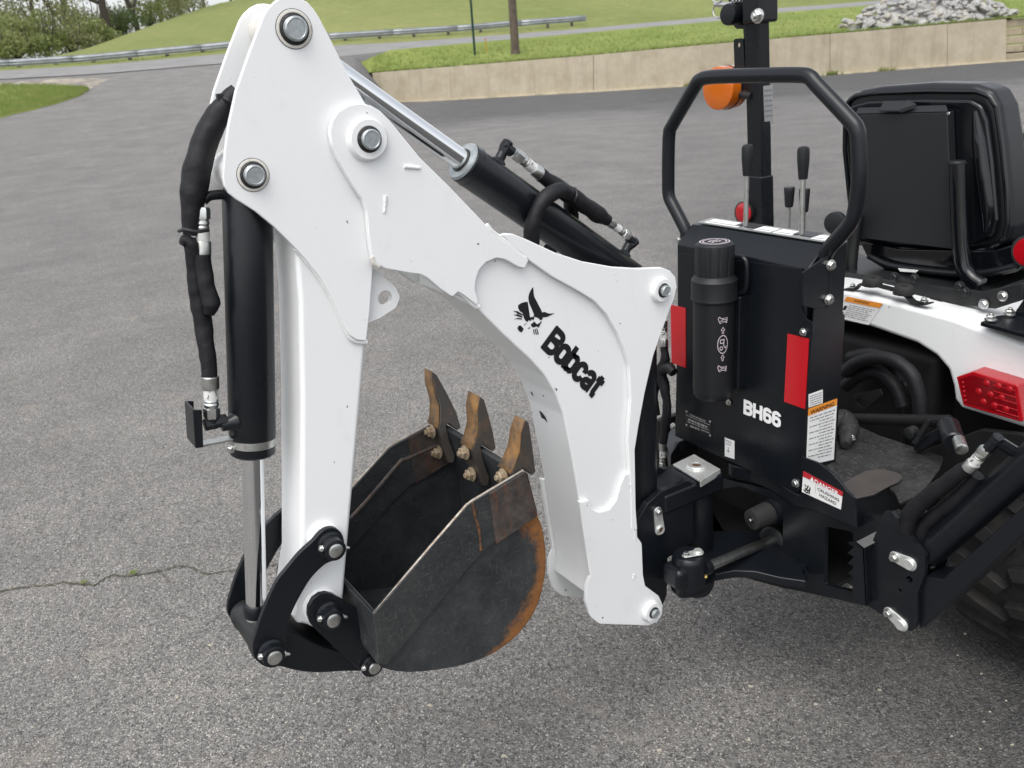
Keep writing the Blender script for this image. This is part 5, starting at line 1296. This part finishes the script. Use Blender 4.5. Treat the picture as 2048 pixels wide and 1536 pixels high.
# ---------------------------------------------------------------- step plate with danger flange
XD = 1.441
FL = [(1603, 914), (1636, 926, 20), (1661, 944, 20), (1680, 964, 20), (1694, 983, 14), (1713, 998), (1714, 1056), (1601, 1009)]
stp = plate('foot_step', FL, 'black', BH, .006, .001, X=XD)
yR = W(1713, 1020, X=XD).y
f2 = [W(x, y, Y=yR) for x, y in ((1713, 998), (1750, 990), (1776, 972, ) [:2], (1796, 966), (1797, 1018), (1775, 1030), (1714, 1056))]
prism('step_end', f2, (0, .005, 0), 'black', stp, .001)
zl = W(1713, 998, X=XD).z
plate('step_lip', [(1684, 970), (1697, 986), (1713, 998.5), (1748, 991, 20), (1778, 974, 10), (1797, 966), (1806, 957, 4), (1796, 948, 6), (1762, 940, 10), (1730, 944, 10)], 'brown', stp, .003, .0006, Z=zl)
TR = [(1640, 928), (1676, 850), (1712, 850), (1760, 871, 20), (1888, 914, 6), (1880, 936), (1843, 986), (1800, 1006), (1790, 985), (1735, 945), (1694, 975), (1675, 955)]
plate('tread', TR, 'tread', stp, -.006, .001, Z=zl-.004)
hpm = W(1690, 850, Z=.655)
tube('step_hump', [W(1660, 848, Z=.67), W(1684, 842, Z=.67), W(1696, 860, Z=.66), W(1690, 890, Z=.65)], [.02, .03, .026, .01], 'tread', stp, 16, 5)
hexbolt('step_bolt', W(1704, 878, Z=.655), UP, .006, 'zinc', stp, True, True)
DL = [(1607, 942), (1686, 984), (1682, 1019), (1604, 983.5)]
decal('danger_label', DL, 'label', stp, X=XD-.0002)
decal('danger_band', [(1607, 942), (1686, 984), (1685, 992.5), (1606, 952.5)], 'redlabel', stp, X=XD-.0012)
q = [W(x, y, X=XD) for x, y in DL]; ez = (q[1]-q[0]).normalized(); eu = UP
def lab(u, v): return q[0].lerp(q[1], u).lerp(q[3].lerp(q[2], u), v)
wl_ = (q[1]-q[0]).length
text('danger_text', 'DANGER', 'whiteprint', stp, lab(.32, .265), ez, UP, NEG_X, .0098, wl_*.60, .016, .0028)
text('danger_text', 'CRUSHING', 'ink', stp, lab(.40, .55), ez, UP, NEG_X, .0072, wl_*.54, .012, .0018)
text('danger_text', 'HAZARD', 'ink', stp, lab(.46, .80), ez, UP, NEG_X, .0072, wl_*.42, .012, .0018)
polys('danger_triangle', [[lab(.20, .22), lab(.30, .23), lab(.25, .03)]], 'whiteprint', stp, lambda p, k: p+NEG_X*.0026)
strokes('danger_figure', [[(0, .004), (.008, 0), (.013, .004)], [(.004, .003), (.010, .013), (.012, .020)], [(.003, .010), (.010, .006), (.017, .012)], [(.015, .0), (.017, .018)], [(.002, .018), (.007, .014)]], 'ink', stp, lab(.05, .92), ez, UP, .0028, NEG_X, .0016)
strokes('danger_rule', [[(0, 0), (0, -.022)]], 'greyink', stp, lab(.345, .30), ez, UP, .0006, NEG_X, .0016)
# ---------------------------------------------------------------- stabiliser
XS = 1.425
SB = [(1768, 1024), (1783, 1024, 4), (1840, 1098), (1851, 1112, 10), (1849, 1148, 14), (1835, 1188, 14), (1836, 1240), (1828, 1262, 8), (1803, 1259, 10), (1742, 1212), (1738, 1100)]
sb = plate('stabiliser_bracket', SB, 'black', BH, .010, .001, X=XS, holes=[(1819, 1159, 7), (1800, 1181, 4)])
s2_ = sb.copy(); s2_.location.x += .075; COL.objects.link(s2_)
keeper(sb, W(1791, 1113, X=XS), W(1821, 1127, X=XS), NEG_X, .0115, .0145, .004)
keeper(sb, W(1779, 1224, X=XS), W(1804, 1248, X=XS), NEG_X, .0115, .0145, .004)
hexbolt('bracket_bolt', W(1760, 1165, X=XS+.02), NEG_X, .0095, 'zinc', sb, True, False)
# channel leg beside it
CH = [(1709, 1086, 4), (1722, 1066, 5), (1770, 1052, 5), (1776, 1062, 4), (1777, 1206), (1730, 1206), (1727, 1100)]
XW = XS-.02
plate('lock_channel', [(1712, 1083), (1728, 1096), (1731, 1150), (1734, 1212), (1707, 1206), (1707, 1172), (1700, 1163), (1708, 1154), (1698, 1145), (1708, 1134), (1697, 1125), (1708, 1114), (1697, 1104), (1710, 1093)], 'black', sb, .006, .0006, X=XW)
ct4 = [W(1712, 1083, X=XW), W(1728, 1096, X=XW), W(1784, 1068, X=XS+.03), W(1768, 1054, X=XS+.03)]
prism('channel_top', ct4, (0, 0, -.005), 'black', sb, .0008)
plate('channel_back', [(1736, 1078), (1786, 1062), (1786, 1212), (1738, 1214)], 'black', sb, .006, .001, X=XS+.03)
cs4 = [W(1728, 1096, X=XW), W(1734, 1212, X=XW), W(1742, 1204, X=XW+.02), W(1737, 1092, X=XW+.02)]
prism('channel_flange', cs4, (0, .004, 0), 'black', sb, .0006)
ARM = [(1836, 1192), (1850, 1152), (1884, 1158, 4), (2048, 1012), (2300, 786), (2300, 842), (2048, 1068), (1852, 1252), (1838, 1258)]
arm = plate('stabiliser_arm', ARM, 'black', BH, .062, .003, X=XS+.012)
a0, a1 = W(1838, 1120, X=XS+.043), W(2300, 714, X=XS+.043)
d_ = (a1-a0).normalized()
stc = lathe('stabiliser_cylinder', a0+d_*.03, d_, [(-.03, .020), (0, .028), (.004, .031), ((a1-a0).length, .031)], 'black', BH, 34)
lathe('base_eye', a0-PX*.03, PX, [(0, .022), (.06, .022)], 'black', stc, 24)
bm = bmesh.new(); ea, eb, ec = W(1974, 900, X=XS), W(1992, 880, X=XS), W(2018, 896, X=XS+.02)
addlathe(bm, ea, eb-ea, [(0, .0095), ((eb-ea).length+.008, .0105), ((eb-ea).length+.010, .009)], 8); addlathe(bm, eb-(ec-eb).normalized()*.006, ec-eb, [(0, .009), (.002, .0105), ((ec-eb).length+.02, .0105)], 8); mk('elbow_fitting', bm, 'black', stc, 30)
fitting(stc, W(1975, 896, X=XS), W(1936, 938, X=XS), .0105)
hs4 = tube('sleeved_hose', [W(x, y, X=XS+.01) for x, y in ((1940, 934), (1912, 950), (1885, 972), (1858, 992), (1838, 1010), (1822, 1028), (1812, 1060))], [.013, .0145, .0155, .016, .0165, .017, .015], 'sleeve', BH, 16, 6, .12, seed=21)
tube('sleeve', [W(x, y, X=XS+.03) for x, y in ((1955, 950), (1925, 985), (1885, 1020), (1850, 1050), (1836, 1085))], [.012, .015, .015, .016, .014], 'sleeve', hs4, 14, 6, .15, seed=22)

# ================================================================== tractor
TX = thing('tractor', 'white compact tractor with black seat, amber lamp and red tail light', 'tractor', (2.2, YC, 0))
# ---------------------------------------------------------------- fender deck
XFD = 1.90
FD = [(1560, 566), (1640, 572), (1692, 581), (1780, 602), (1910, 637, 60), (2048, 690), (2260, 772), (2260, 935), (2048, 857), (1921, 817, 14), (1908, 800, 14), (1904, 772), (1895, 740, 20), (1871, 712, 20), (1832, 687, 20), (1736, 653), (1686, 643), (1560, 628)]
fd = plate('fender_deck', FD, 'white', TX, .30, .022, X=XFD, seg=5)
zf = W(1910, 640, X=XFD).z
WLB = [(1694, 593), (1766, 607), (1738, 650), (1672, 634)]
decal('warning_label', WLB, 'label', fd, X=XFD-.0006)
decal('warning_band', [(1694, 593), (1766, 607), (1759, 616), (1688, 602)], 'orangelabel', fd, X=XFD-.0016)
q = [W(x, y, X=XFD) for x, y in WLB]
text('warning_text', 'WARNING', 'ink', fd, W(1708, 602.5, X=XFD), (q[1]-q[0]).normalized(), (W(1708, 596, X=XFD)-W(1705, 602.5, X=XFD)).normalized(), NEG_X, .0065, .045, .008, .0028)
fine('warning_print', WLB, [(.32+.085*k, .028, .20, .92-.05*(k % 3)) for k in range(7)], fd, 'greyink', X=XFD, seed=8, off=.0022)
fine('warning_print', WLB, [(.40, .2, .08, .16), (.70, .12, .08, .16)], fd, 'ink', X=XFD, seed=9, off=.0022)
# strap with two rubber pads
XG = 1.915
stp_ = [W(x, y, X=XG) for x, y in ((1692, 579), (1712, 580), (1722, 569), (1740, 568), (1800, 584), (1814, 592), (1826, 605), (1842, 610), (1862, 608))]
bm = bmesh.new(); R = []
for p in stp_: R.append([bm.verts.new(p+o_) for o_ in (Vector((-.012, 0, 0)), Vector((.012, 0, 0)), Vector((.012, 0, .004)), Vector((-.012, 0, .004)))])
skinrings(bm, R); sg_ = mk('hood_strap', bm, 'satin', TX, 35, .001)
for x, y in ((1744, 571), (1807, 588)): lathe('rubber_pad', W(x, y, X=XG), UP, [(0, .024), (.003, .025), (.018, .0225), (.021, .020), (.021, .008), (.014, .007)], 'rubber', sg_, 26)
for x, y in ((1705, 578), (1848, 606)): hexbolt('strap_bolt', W(x, y, X=XG)+UP*.004, UP, .0065, 'zinc', sg_, True, True)
# tail light
XT = 1.852
TLF = [(1912, 754, 3), (1945, 743, 4), (2036, 771, 6), (2047, 846, 6), (1926, 811, 6)]
tl_ = plate('tail_light', TLF, 'redlens', TX, .05, .006, X=XT, seg=3)
plate('lens_panel', [(1919, 758), (1946, 750), (2029, 775), (2038, 837), (1930, 805)], 'redlens2', tl_, -.0012, .0004, X=XT)
for x, y in ((1973, 766.5), (1996.5, 772), (2018.6, 778.5), (1957, 783), (1980.8, 789), (2003, 795), (1966.5, 803.5), (1988.6, 811), (2012, 818)):
    lathe('led_bead', W(x, y, X=XT-.0012), NEG_X, [(0, .0075), (.001, .007), (.002, .005), (.0024, .002)], 'redlens', tl_, 16)
for k in range(5):
    a, b = (1986+k*1.5, 770+k*12.5), (2031+k*1.6, 782+k*13)
    tube('lens_rib', [W(a[0], a[1], X=XT-.0012), W(b[0], b[1], X=XT-.0012)], .0012, 'redlens', tl_, 8, 1)
for k in range(5): lathe('side_bead', W(1925+k*1.4, 765+k*9, X=XT-.001), NEG_X, [(0, .0035), (.0015, .003), (.0022, .001)], 'redlens', tl_, 12)
# bracket plate on the right of the deck
bp_ = [W(x, y, Z=zf+.004) for x, y in ((1960, 652), (1990, 640), (2048, 632), (2120, 640), (2120, 700), (2048, 676))]
br_ = prism('rops_foot', bp_, (0, 0, .010), 'black', TX, .002)
for x, y in ((1981, 640), (2019, 629)): hexbolt('foot_bolt', W(x, y, Z=zf+.018), UP, .009, 'zinc', br_, True, True)
rb = [W(x, y, X=1.98) for x, y in ((2012, 648), (2048, 596), (2100, 560), (2140, 600), (2140, 690), (2048, 672))]
prism('foot_gusset', rb, (.06, 0, 0), 'black', br_, .004)
rr0 = W(2058, 503, X=2.02)
rf = lathe('rear_reflector', rr0, NEG_X, [(-.012, .036), (.004, .038), (.006, .034)], 'satin', TX, 30)
lathe('reflector_lens', rr0+NEG_X*.006, NEG_X, [(0, .032), (.002, .031), (.003, .026), (.0035, .005)], 'redlens', rf, 30)
# ---------------------------------------------------------------- seat
XSB = 2.12
RIM = [(1691, 235, 30), (1696, 202, 20), (1712, 191, 20), (1745, 186), (1858, 182), (1955, 183, 30), (1980, 193, 20), (1993, 216, 20), (2003, 290), (2013, 390), (2015, 450, 25), (2008, 480, 20), (1984, 497, 20), (1930, 505), (1800, 497), (1712, 486, 20), (1700, 400), (1690, 300)]
CUSH = [(1686, 225, 30), (1694, 194, 24), (1718, 180, 20), (1760, 173), (1858, 166), (1945, 168, 30), (1980, 180, 24), (1997, 212, 20), (2009, 290), (2019, 390), (2021, 455, 28), (2012, 486, 24), (1984, 500, 20), (1930, 508), (1800, 500), (1712, 489, 20), (1697, 400), (1687, 300)]
seat = plate('seat', CUSH, 'vinyl', TX, .10, .034, X=XSB+.004, seg=6)
tube('shell_rim', [W(x, y, X=XSB) for x, y in fillet(RIM, 4)]+[W(*fillet(RIM, 4)[0], X=XSB)], .0065, 'gloss', seat, 10, 1)
INN = [(1702, 240, 20), (1706, 210, 16), (1745, 200), (1858, 197), (1948, 198, 30), (1970, 210, 20), (1982, 240), (1992, 320), (2002, 440, 20), (1994, 470, 20), (1960, 486), (1900, 490), (1730, 478), (1712, 440)]
plate('seat_shell', INN, 'gloss', seat, -.016, .015, X=XSB, seg=6)
tube('shell_rib', [W(x, y, X=XSB-.010) for x, y in ((1952, 222), (1960, 280), (1968, 350), (1976, 420), (1972, 462))], [.008, .018, .020, .018, .008], 'gloss', seat, 16, 6, 0, 1.0)
DB = [(1711, 229), (1894, 224), (1906, 499), (1712, 475)]
dbx = plate('document_box', DB, 'plastic', TX, .030, .003, X=2.072, seg=3)
dbl = [W(1711, 229, X=2.072), W(1894, 224, X=2.072), W(1890, 214, X=2.09), W(1716, 219, X=2.09)]
prism('box_lid', [p+Vector((-.001, 0, .001)) for p in dbl], (.004, 0, .004), 'plastic', dbx, .001)
lt = [W(1757, 227, X=2.06), W(1800, 227, X=2.06), W(1815, 209, X=2.085), W(1768, 208, X=2.085)]
prism('box_latch', [p+UP*.004 for p in lt], (0, 0, .004), 'plastic', dbx, .001)
lt = [W(1800, 227, X=2.06), W(1832, 217, X=2.075), W(1815, 208, X=2.09)]
prism('latch_side', [p+UP*.001 for p in lt], (0, 0, .010), 'plastic', dbx, .001)
lathe('lid_screw', W(1897, 227, X=2.075), NEG_X, [(0, .004), (.002, .003)], 'zinc', dbx, 10)
ft = tube('seat_frame', [W(x, y, X=2.055) for x, y in ((1915, 324), (1916, 380), (1918, 440), (1922, 500), (1928, 535), (1942, 556), (1962, 570))], .0195, 'gloss', TX, 18, 5)
lathe('tube_cap', W(1915, 324, X=2.055)-UP*.004, UP, [(0, .0205), (.004, .0205), (.007, .018)], 'plastic', ft, 20)
tube('frame_tube', [W(x, y, X=2.055) for x, y in ((1712, 430), (1708, 470), (1703, 520), (1703, 545), (1712, 566))], .0165, 'satin', ft, 16, 5)
SBASE = [(1716, 480, 8), (1736, 520, 14), (1770, 540, 14), (1850, 552), (1960, 560, 20), (2030, 545, 20), (2090, 500), (2080, 470), (1990, 500), (1800, 497)]
sb_ = plate('seat_pan', SBASE, 'gloss', TX, .38, .02, X=2.11, seg=4)
tube('pan_edge', [W(x, y, X=2.10) for x, y in ((1738, 512), (1780, 530), (1850, 541), (1950, 548), (2030, 533))], .009, 'vinyl', sb_, 12, 4)
mech = box('seat_slide', (2.02, 1.14, .915), (2.40, 1.58, .935), 'satin', TX, .003)
for k in range(2): box('slide_rail', (1.985, 1.20+k*.20, .90), (2.42, 1.235+k*.20, .918), 'satin', mech, .003)
for x, y in ((1790, 553), (1830, 556), (1968, 608), (2006, 592), (1920, 572), (1930, 583)): hexbolt('slide_bolt', W(x, y, X=1.985), NEG_X, .0085, 'zinc' if x > 1940 else 'satin', mech, True, False)
plate('slide_bracket', [(1790, 562), (1960, 585), (2044, 566), (2046, 600), (1990, 618), (1890, 606), (1800, 585)], 'satin', mech, .02, .002, X=1.99)
plate('white_tag', [(1796, 537), (1836, 541), (1832, 545), (1800, 543)], 'label', mech, .004, 0, X=2.08)
# armrest/knob shapes seen past the handrail
kn = lathe('range_knob', W(1674, 445, X=2.0), (-1, -.25, 0), [(0, .028), (.004, .031), (.014, .030), (.016, .026)], 'plastic', TX, 28)
tube('knob_stalk', [W(1676, 448, X=2.01), W(1678, 500, X=2.02), W(1690, 560, X=2.03)], .009, 'satin', kn, 10, 4)
hd = plate('hood_side', [(1640, 560), (1668, 512), (1735, 540), (1745, 566), (1700, 584), (1640, 580)], 'gloss', TX, .1, .01, X=2.2)
plate('white_side', [(1718, 540), (1766, 546), (1740, 562), (1728, 566)], 'white', hd, .05, .004, X=2.17)
# rear lift levers beyond the console
for x, k0, k1, b0 in ((1578, 374, 414, 470), (1608, 377, 424, 470)):
    lv = cyl('hitch_lever', W(x-1, b0, X=1.95), W(x, k1, X=1.95), .0045, 'zinc', TX, 12)
    kA, kB = W(x, k1, X=1.95), W(x+1, k0, X=1.95); d = kB-kA; L = d.length
    lathe('lever_knob', kA, d, [(0, .010), (L*.1, .0115), (L*.8, .0145), (L*.97, .0145), (L, .0135)], 'plastic', lv, 20)
rfl = lathe('side_reflector', W(1487, 426, X=2.06), NEG_X, [(-.01, .034), (.003, .035), (.005, .032)], 'satin', TX, 28)
lathe('reflector_lens', W(1487, 426, X=2.055), NEG_X, [(0, .031), (.003, .030), (.006, .022), (.007, .004)], 'redlens', rfl, 28)
# ---------------------------------------------------------------- folding roll bar (left post)
def section(name, c0, c1, wx, wy, m, parent, bevel=.006):
    bm = bmesh.new(); R = []
    for c in (c0, c1): R.append([bm.verts.new(c+Vector((a*wx/2, b*wy/2, 0))) for a, b in ((-1, -1), (1, -1), (1, 1), (-1, 1))])
    skinrings(bm, R); return mk(name, bm, m, parent, 35, bevel, 3)
ra, rb_ = W(1522, 470, X=2.10), W(1513, 20, X=2.07)
rd = (rb_-ra)
rops = section('roll_bar', ra-rd*.4, rb_-rd*.02, .046, .056, 'black', TX)
section('lower_sleeve', ra-rd*.4, W(1519, 350, X=2.09), .054, .064, 'black', rops)
h0, h1 = W(1514, 46, X=2.066)+Vector((.006, -.006, 0)), W(1511, -220, X=2.055)+Vector((.006, -.006, 0))
section('upper_bar', h0, h1, .075, .070, 'black', rops, .008)
hexbolt('hinge_bolt', W(1517, 32, X=2.026), NEG_X, .014, 'zinc', rops, True, True)
hexbolt('hinge_bolt', W(1516, -30, X=2.026), NEG_X, .012, 'zinc', rops, True, True)
hg = W(1474, 28, X=2.06); lathe('hinge_barrel', hg+NEG_X*.035, PX, [(-.006, .016), (-.005, .028), (0, .030), (.06, .030), (.066, .028)], 'black', rops, 26)
hb = W(1480, 32, X=2.05)
plate('hinge_ear', [(1456, -30), (1458, 40, 8), (1472, 58, 8), (1486, 58), (1492, 140), (1500, 140), (1500, -30)], 'black', rops, .010, .001, X=2.075)
tube('return_spring', [W(1463+k*1.6, 2+3*math.sin(k*1.57), X=2.045+.008*math.cos(k*1.57)) for k in range(21)], .0022, 'zinc', rops, 6, 2)
tube('pin_ring', [W(1437+11*math.cos(a*.3927), 22+14*math.sin(a*.3927), X=2.06) for a in range(17)], .0022, 'zinc', rops, 8, 1)
cyl('lock_pin', W(1430, 8, X=2.055), W(1470, 10, X=2.06), .008, 'zinc', rops, 16)
tube('retaining_clip', [W(x, y, X=2.05) for x, y in ((1425, 0), (1436, 6), (1444, -2), (1440, -14))], .0028, 'zinc', rops, 8, 3)
plate('lamp_bracket', [(1467, 78, 6), (1486, 76, 6), (1492, 180), (1470, 180)], 'black', rops, .006, .001, X=2.06, holes=[(1477, 90, 4.5)])
stq = [W(x, y, Y=ra.y-.028+.0) for x, y in ((1526, 172), (1545, 168), (1546, 248), (1529, 252))]
yr = (ra+rd*.62).y-.0285
decal('roll_bar_label', [(1526, 172), (1545, 170), (1546, 248), (1529, 250)], 'alu', rops, Y=yr)
fine('label_print', [(1526, 172), (1545, 170), (1546, 248), (1529, 250)], [(.1+.13*k, .05) for k in range(6)], rops, 'greyink', Y=yr, seed=12, off=.0013)
lm_ = W(1434, 177, X=2.02)
lamp = lathe('warning_lamp', lm_, PX, [(0, .02), (0, .056), (.003, .0615), (.034, .0635), (.035, .060)], 'amber', TX, 44)
lathe('lamp_gasket', lm_, PX, [(.0345, .060), (.035, .0645), (.040, .0645), (.0405, .060)], 'ink', lamp, 44)
lathe('front_lens', lm_, PX, [(.0405, .060), (.041, .0635), (.068, .0615), (.074, .054), (.074, .01)], 'amber', lamp, 44)
cyl('lamp_stud', lm_+Vector((.038, -.055, -.02)), lm_+Vector((.038, -.10, -.025)), .011, 'satin', lamp, 16)
# ---------------------------------------------------------------- under the deck
hsg = box('transmission_housing', (1.93, 1.16, .34), (2.7, 1.60, .80), 'dark', TX, .03, 3)
box('rear_cover', (1.90, 1.22, .40), (1.93, 1.54, .72), 'dark', hsg, .01, 3)
box('inner_guard', (2.02, .98, .52), (2.06, 1.60, .86), 'dark', hsg, .01)
lathe('axle_housing', Vector((2.2, 1.25, .36)), NEG_Y, [(0, .09), (.06, .08), (.10, .065), (.24, .065)], 'dark', hsg, 28)
for k, pts in enumerate((((1690, 745), (1715, 725), (1752, 716), (1790, 722), (1822, 748), (1838, 790), (1842, 840)), ((1690, 772), (1724, 748), (1760, 745), (1790, 770), (1808, 812)), ((1700, 715), (1745, 708), (1790, 730), (1800, 760)))):
    tube('under_hose', [W(x, y, X=1.84+.02*k) for x, y in pts], .017, 'sleeve', hsg, 12, 5, .08, seed=30+k)
plate('hose_bracket', [(1704, 790, 6), (1760, 778), (1764, 790), (1730, 820, 6), (1706, 822)], 'dark', hsg, .006, .001, X=1.83, holes=[(1722, 804, 10)])
cyl('cross_shaft', W(1660, 836, X=1.80), W(1900, 842, X=1.80), .014, 'dark', hsg, 18)
la = plate('lift_arm', [(1822, 898, 6), (1848, 872), (1884, 850, 10), (1905, 852, 8), (1905, 868), (1870, 884), (1838, 905)], 'black', TX, .03, .003, X=1.72)
lathe('arm_boss', W(1908, 886, X=1.70), (.55, .5, .1), [(0, .021), (.004, .024), (.07, .024)], 'black', la, 24)
lathe('arm_pin', W(1924, 900, X=1.665), (.55, .5, .1), [(0, .010), (.002, .013), (.04, .013)], 'zinc', la, 20)
lathe('link_pin', W(1828, 862, X=1.75), NEG_X, [(0, .014), (.02, .014), (.022, .010)], 'satin', la, 18)
plate('link_strap', [(1822, 886), (1852, 840), (1862, 840), (1832, 890)], 'satin', la, .008, .001, X=1.70)
plate('hitch_side', [(1850, 900), (1960, 860), (2048, 870), (2048, 960), (1930, 1010), (1880, 1000)], 'dark', la, .02, .002, X=1.85)
# ---------------------------------------------------------------- right rear wheel
WC, WR, WW = Vector((2.2, .90, .34)), .34, .30
def tp(s, y, r):       # arc length s, offset y across, radius r
    a = s/WR; return WC+Vector((-math.cos(a)*r, y, math.sin(a)*r))
def wheel(dy):
    bm = bmesh.new(); R = []; n = 72
    pf = [(-.148, .19), (-.156, .24), (-.152, .285), (-.14, .305), (-.08, .314), (0, .317), (.08, .314), (.14, .305), (.152, .285), (.156, .24), (.148, .19)]
    for y, r in pf: R.append([bm.verts.new(WC+Vector((-math.cos(2*math.pi*k/n)*r, y+dy, math.sin(2*math.pi*k/n)*r))) for k in range(n)])
    skinrings(bm, R, False)
    wh = mk('rear_wheel', bm, 'tyre', TX, 40)
    N = 20
    bm = bmesh.new()
    for sgn in (-1, 1):
        for k in range(N):
            s0 = 2*math.pi*WR/N*(k+(.5 if sgn > 0 else 0))
            # bent bar: from the middle out to the shoulder, sloping
            P = [(s0-.016, .012), (s0+.016, -.006), (s0+.046, .07), (s0+.062, .108), (s0+.064, .152), (s0+.024, .152), (s0+.020, .112), (s0+.006, .085)]
            lo = [bm.verts.new(tp(s, sgn*y+dy, .304)) for s, y in P]
            hi = []
            for s, y in P:
                c = sum(q[0] for q in P)/8; cy = sum(q[1] for q in P)/8
                hi.append(bm.verts.new(tp(s+(c-s)*.12, sgn*(y+(cy-y)*.05)+dy, .341 if y < .14 else .332)))
            bm.faces.new(hi)
            for j in range(8): bm.faces.new((lo[j], lo[(j+1) % 8], hi[(j+1) % 8], hi[j]))
    lg = mk('tread_lugs', bm, 'tyre', wh, 30, .003)
    lathe('wheel_rim', WC+PY*(dy-.13), PY, [(0, .19), (.004, .195), (.02, .18), (.06, .17), (.10, .10), (.12, .06), (.16, .06), (.20, .17), (.25, .18), (.26, .195)], 'satin', wh, 40)
wheel(0); wheel(.95)

# ---------------------------------------------------------------- front of the tractor, just past the picture's edge
fl = box('floor_deck', (2.30, 1.02, .46), (3.10, 1.73, .50), 'satin', TX, .01)
hdx = box('hood', (3.0, 1.12, .52), (3.95, 1.63, 1.02), 'white', TX, .09, 5)
box('grille', (3.94, 1.18, .56), (3.97, 1.57, .92), 'plastic', hdx, .01)
box('dashboard', (2.86, 1.16, .50), (3.02, 1.59, 1.06), 'plastic', hdx, .04, 4)
sw_ = tube('steering_wheel', [Vector((2.74, YC, 1.10))+Vector((math.sin(a*.2618)*.10, math.cos(a*.2618)*.18, math.sin(a*.2618)*.145)) for a in range(25)], .014, 'plastic', TX, 12, 1)
cyl('steering_column', (2.90, YC, .98), (2.74, YC, 1.10), .022, 'plastic', sw_, 16)
for a in (.3, 2.4, 4.5): cyl('wheel_spoke', (2.74, YC, 1.10), Vector((2.74, YC, 1.10))+Vector((math.sin(a)*.10, math.cos(a)*.18, math.sin(a)*.145)), .009, 'plastic', sw_, 10)
for yy in (1.00, 1.75):
    fw = lathe('front_wheel', Vector((3.62, yy-.09, .24)), PY, [(0, .13), (.005, .20), (.03, .235), (.09, .245), (.15, .235), (.175, .20), (.18, .13)], 'tyre', TX, 36)
    lathe('wheel_rim', Vector((3.62, yy-.085, .24)), PY, [(0, .13), (.02, .12), (.05, .05), (.12, .05), (.15, .12), (.17, .13)], 'satin', fw, 30)
cyl('front_axle', (3.62, 1.0, .24), (3.62, 1.75, .24), .04, 'dark', fl, 16)
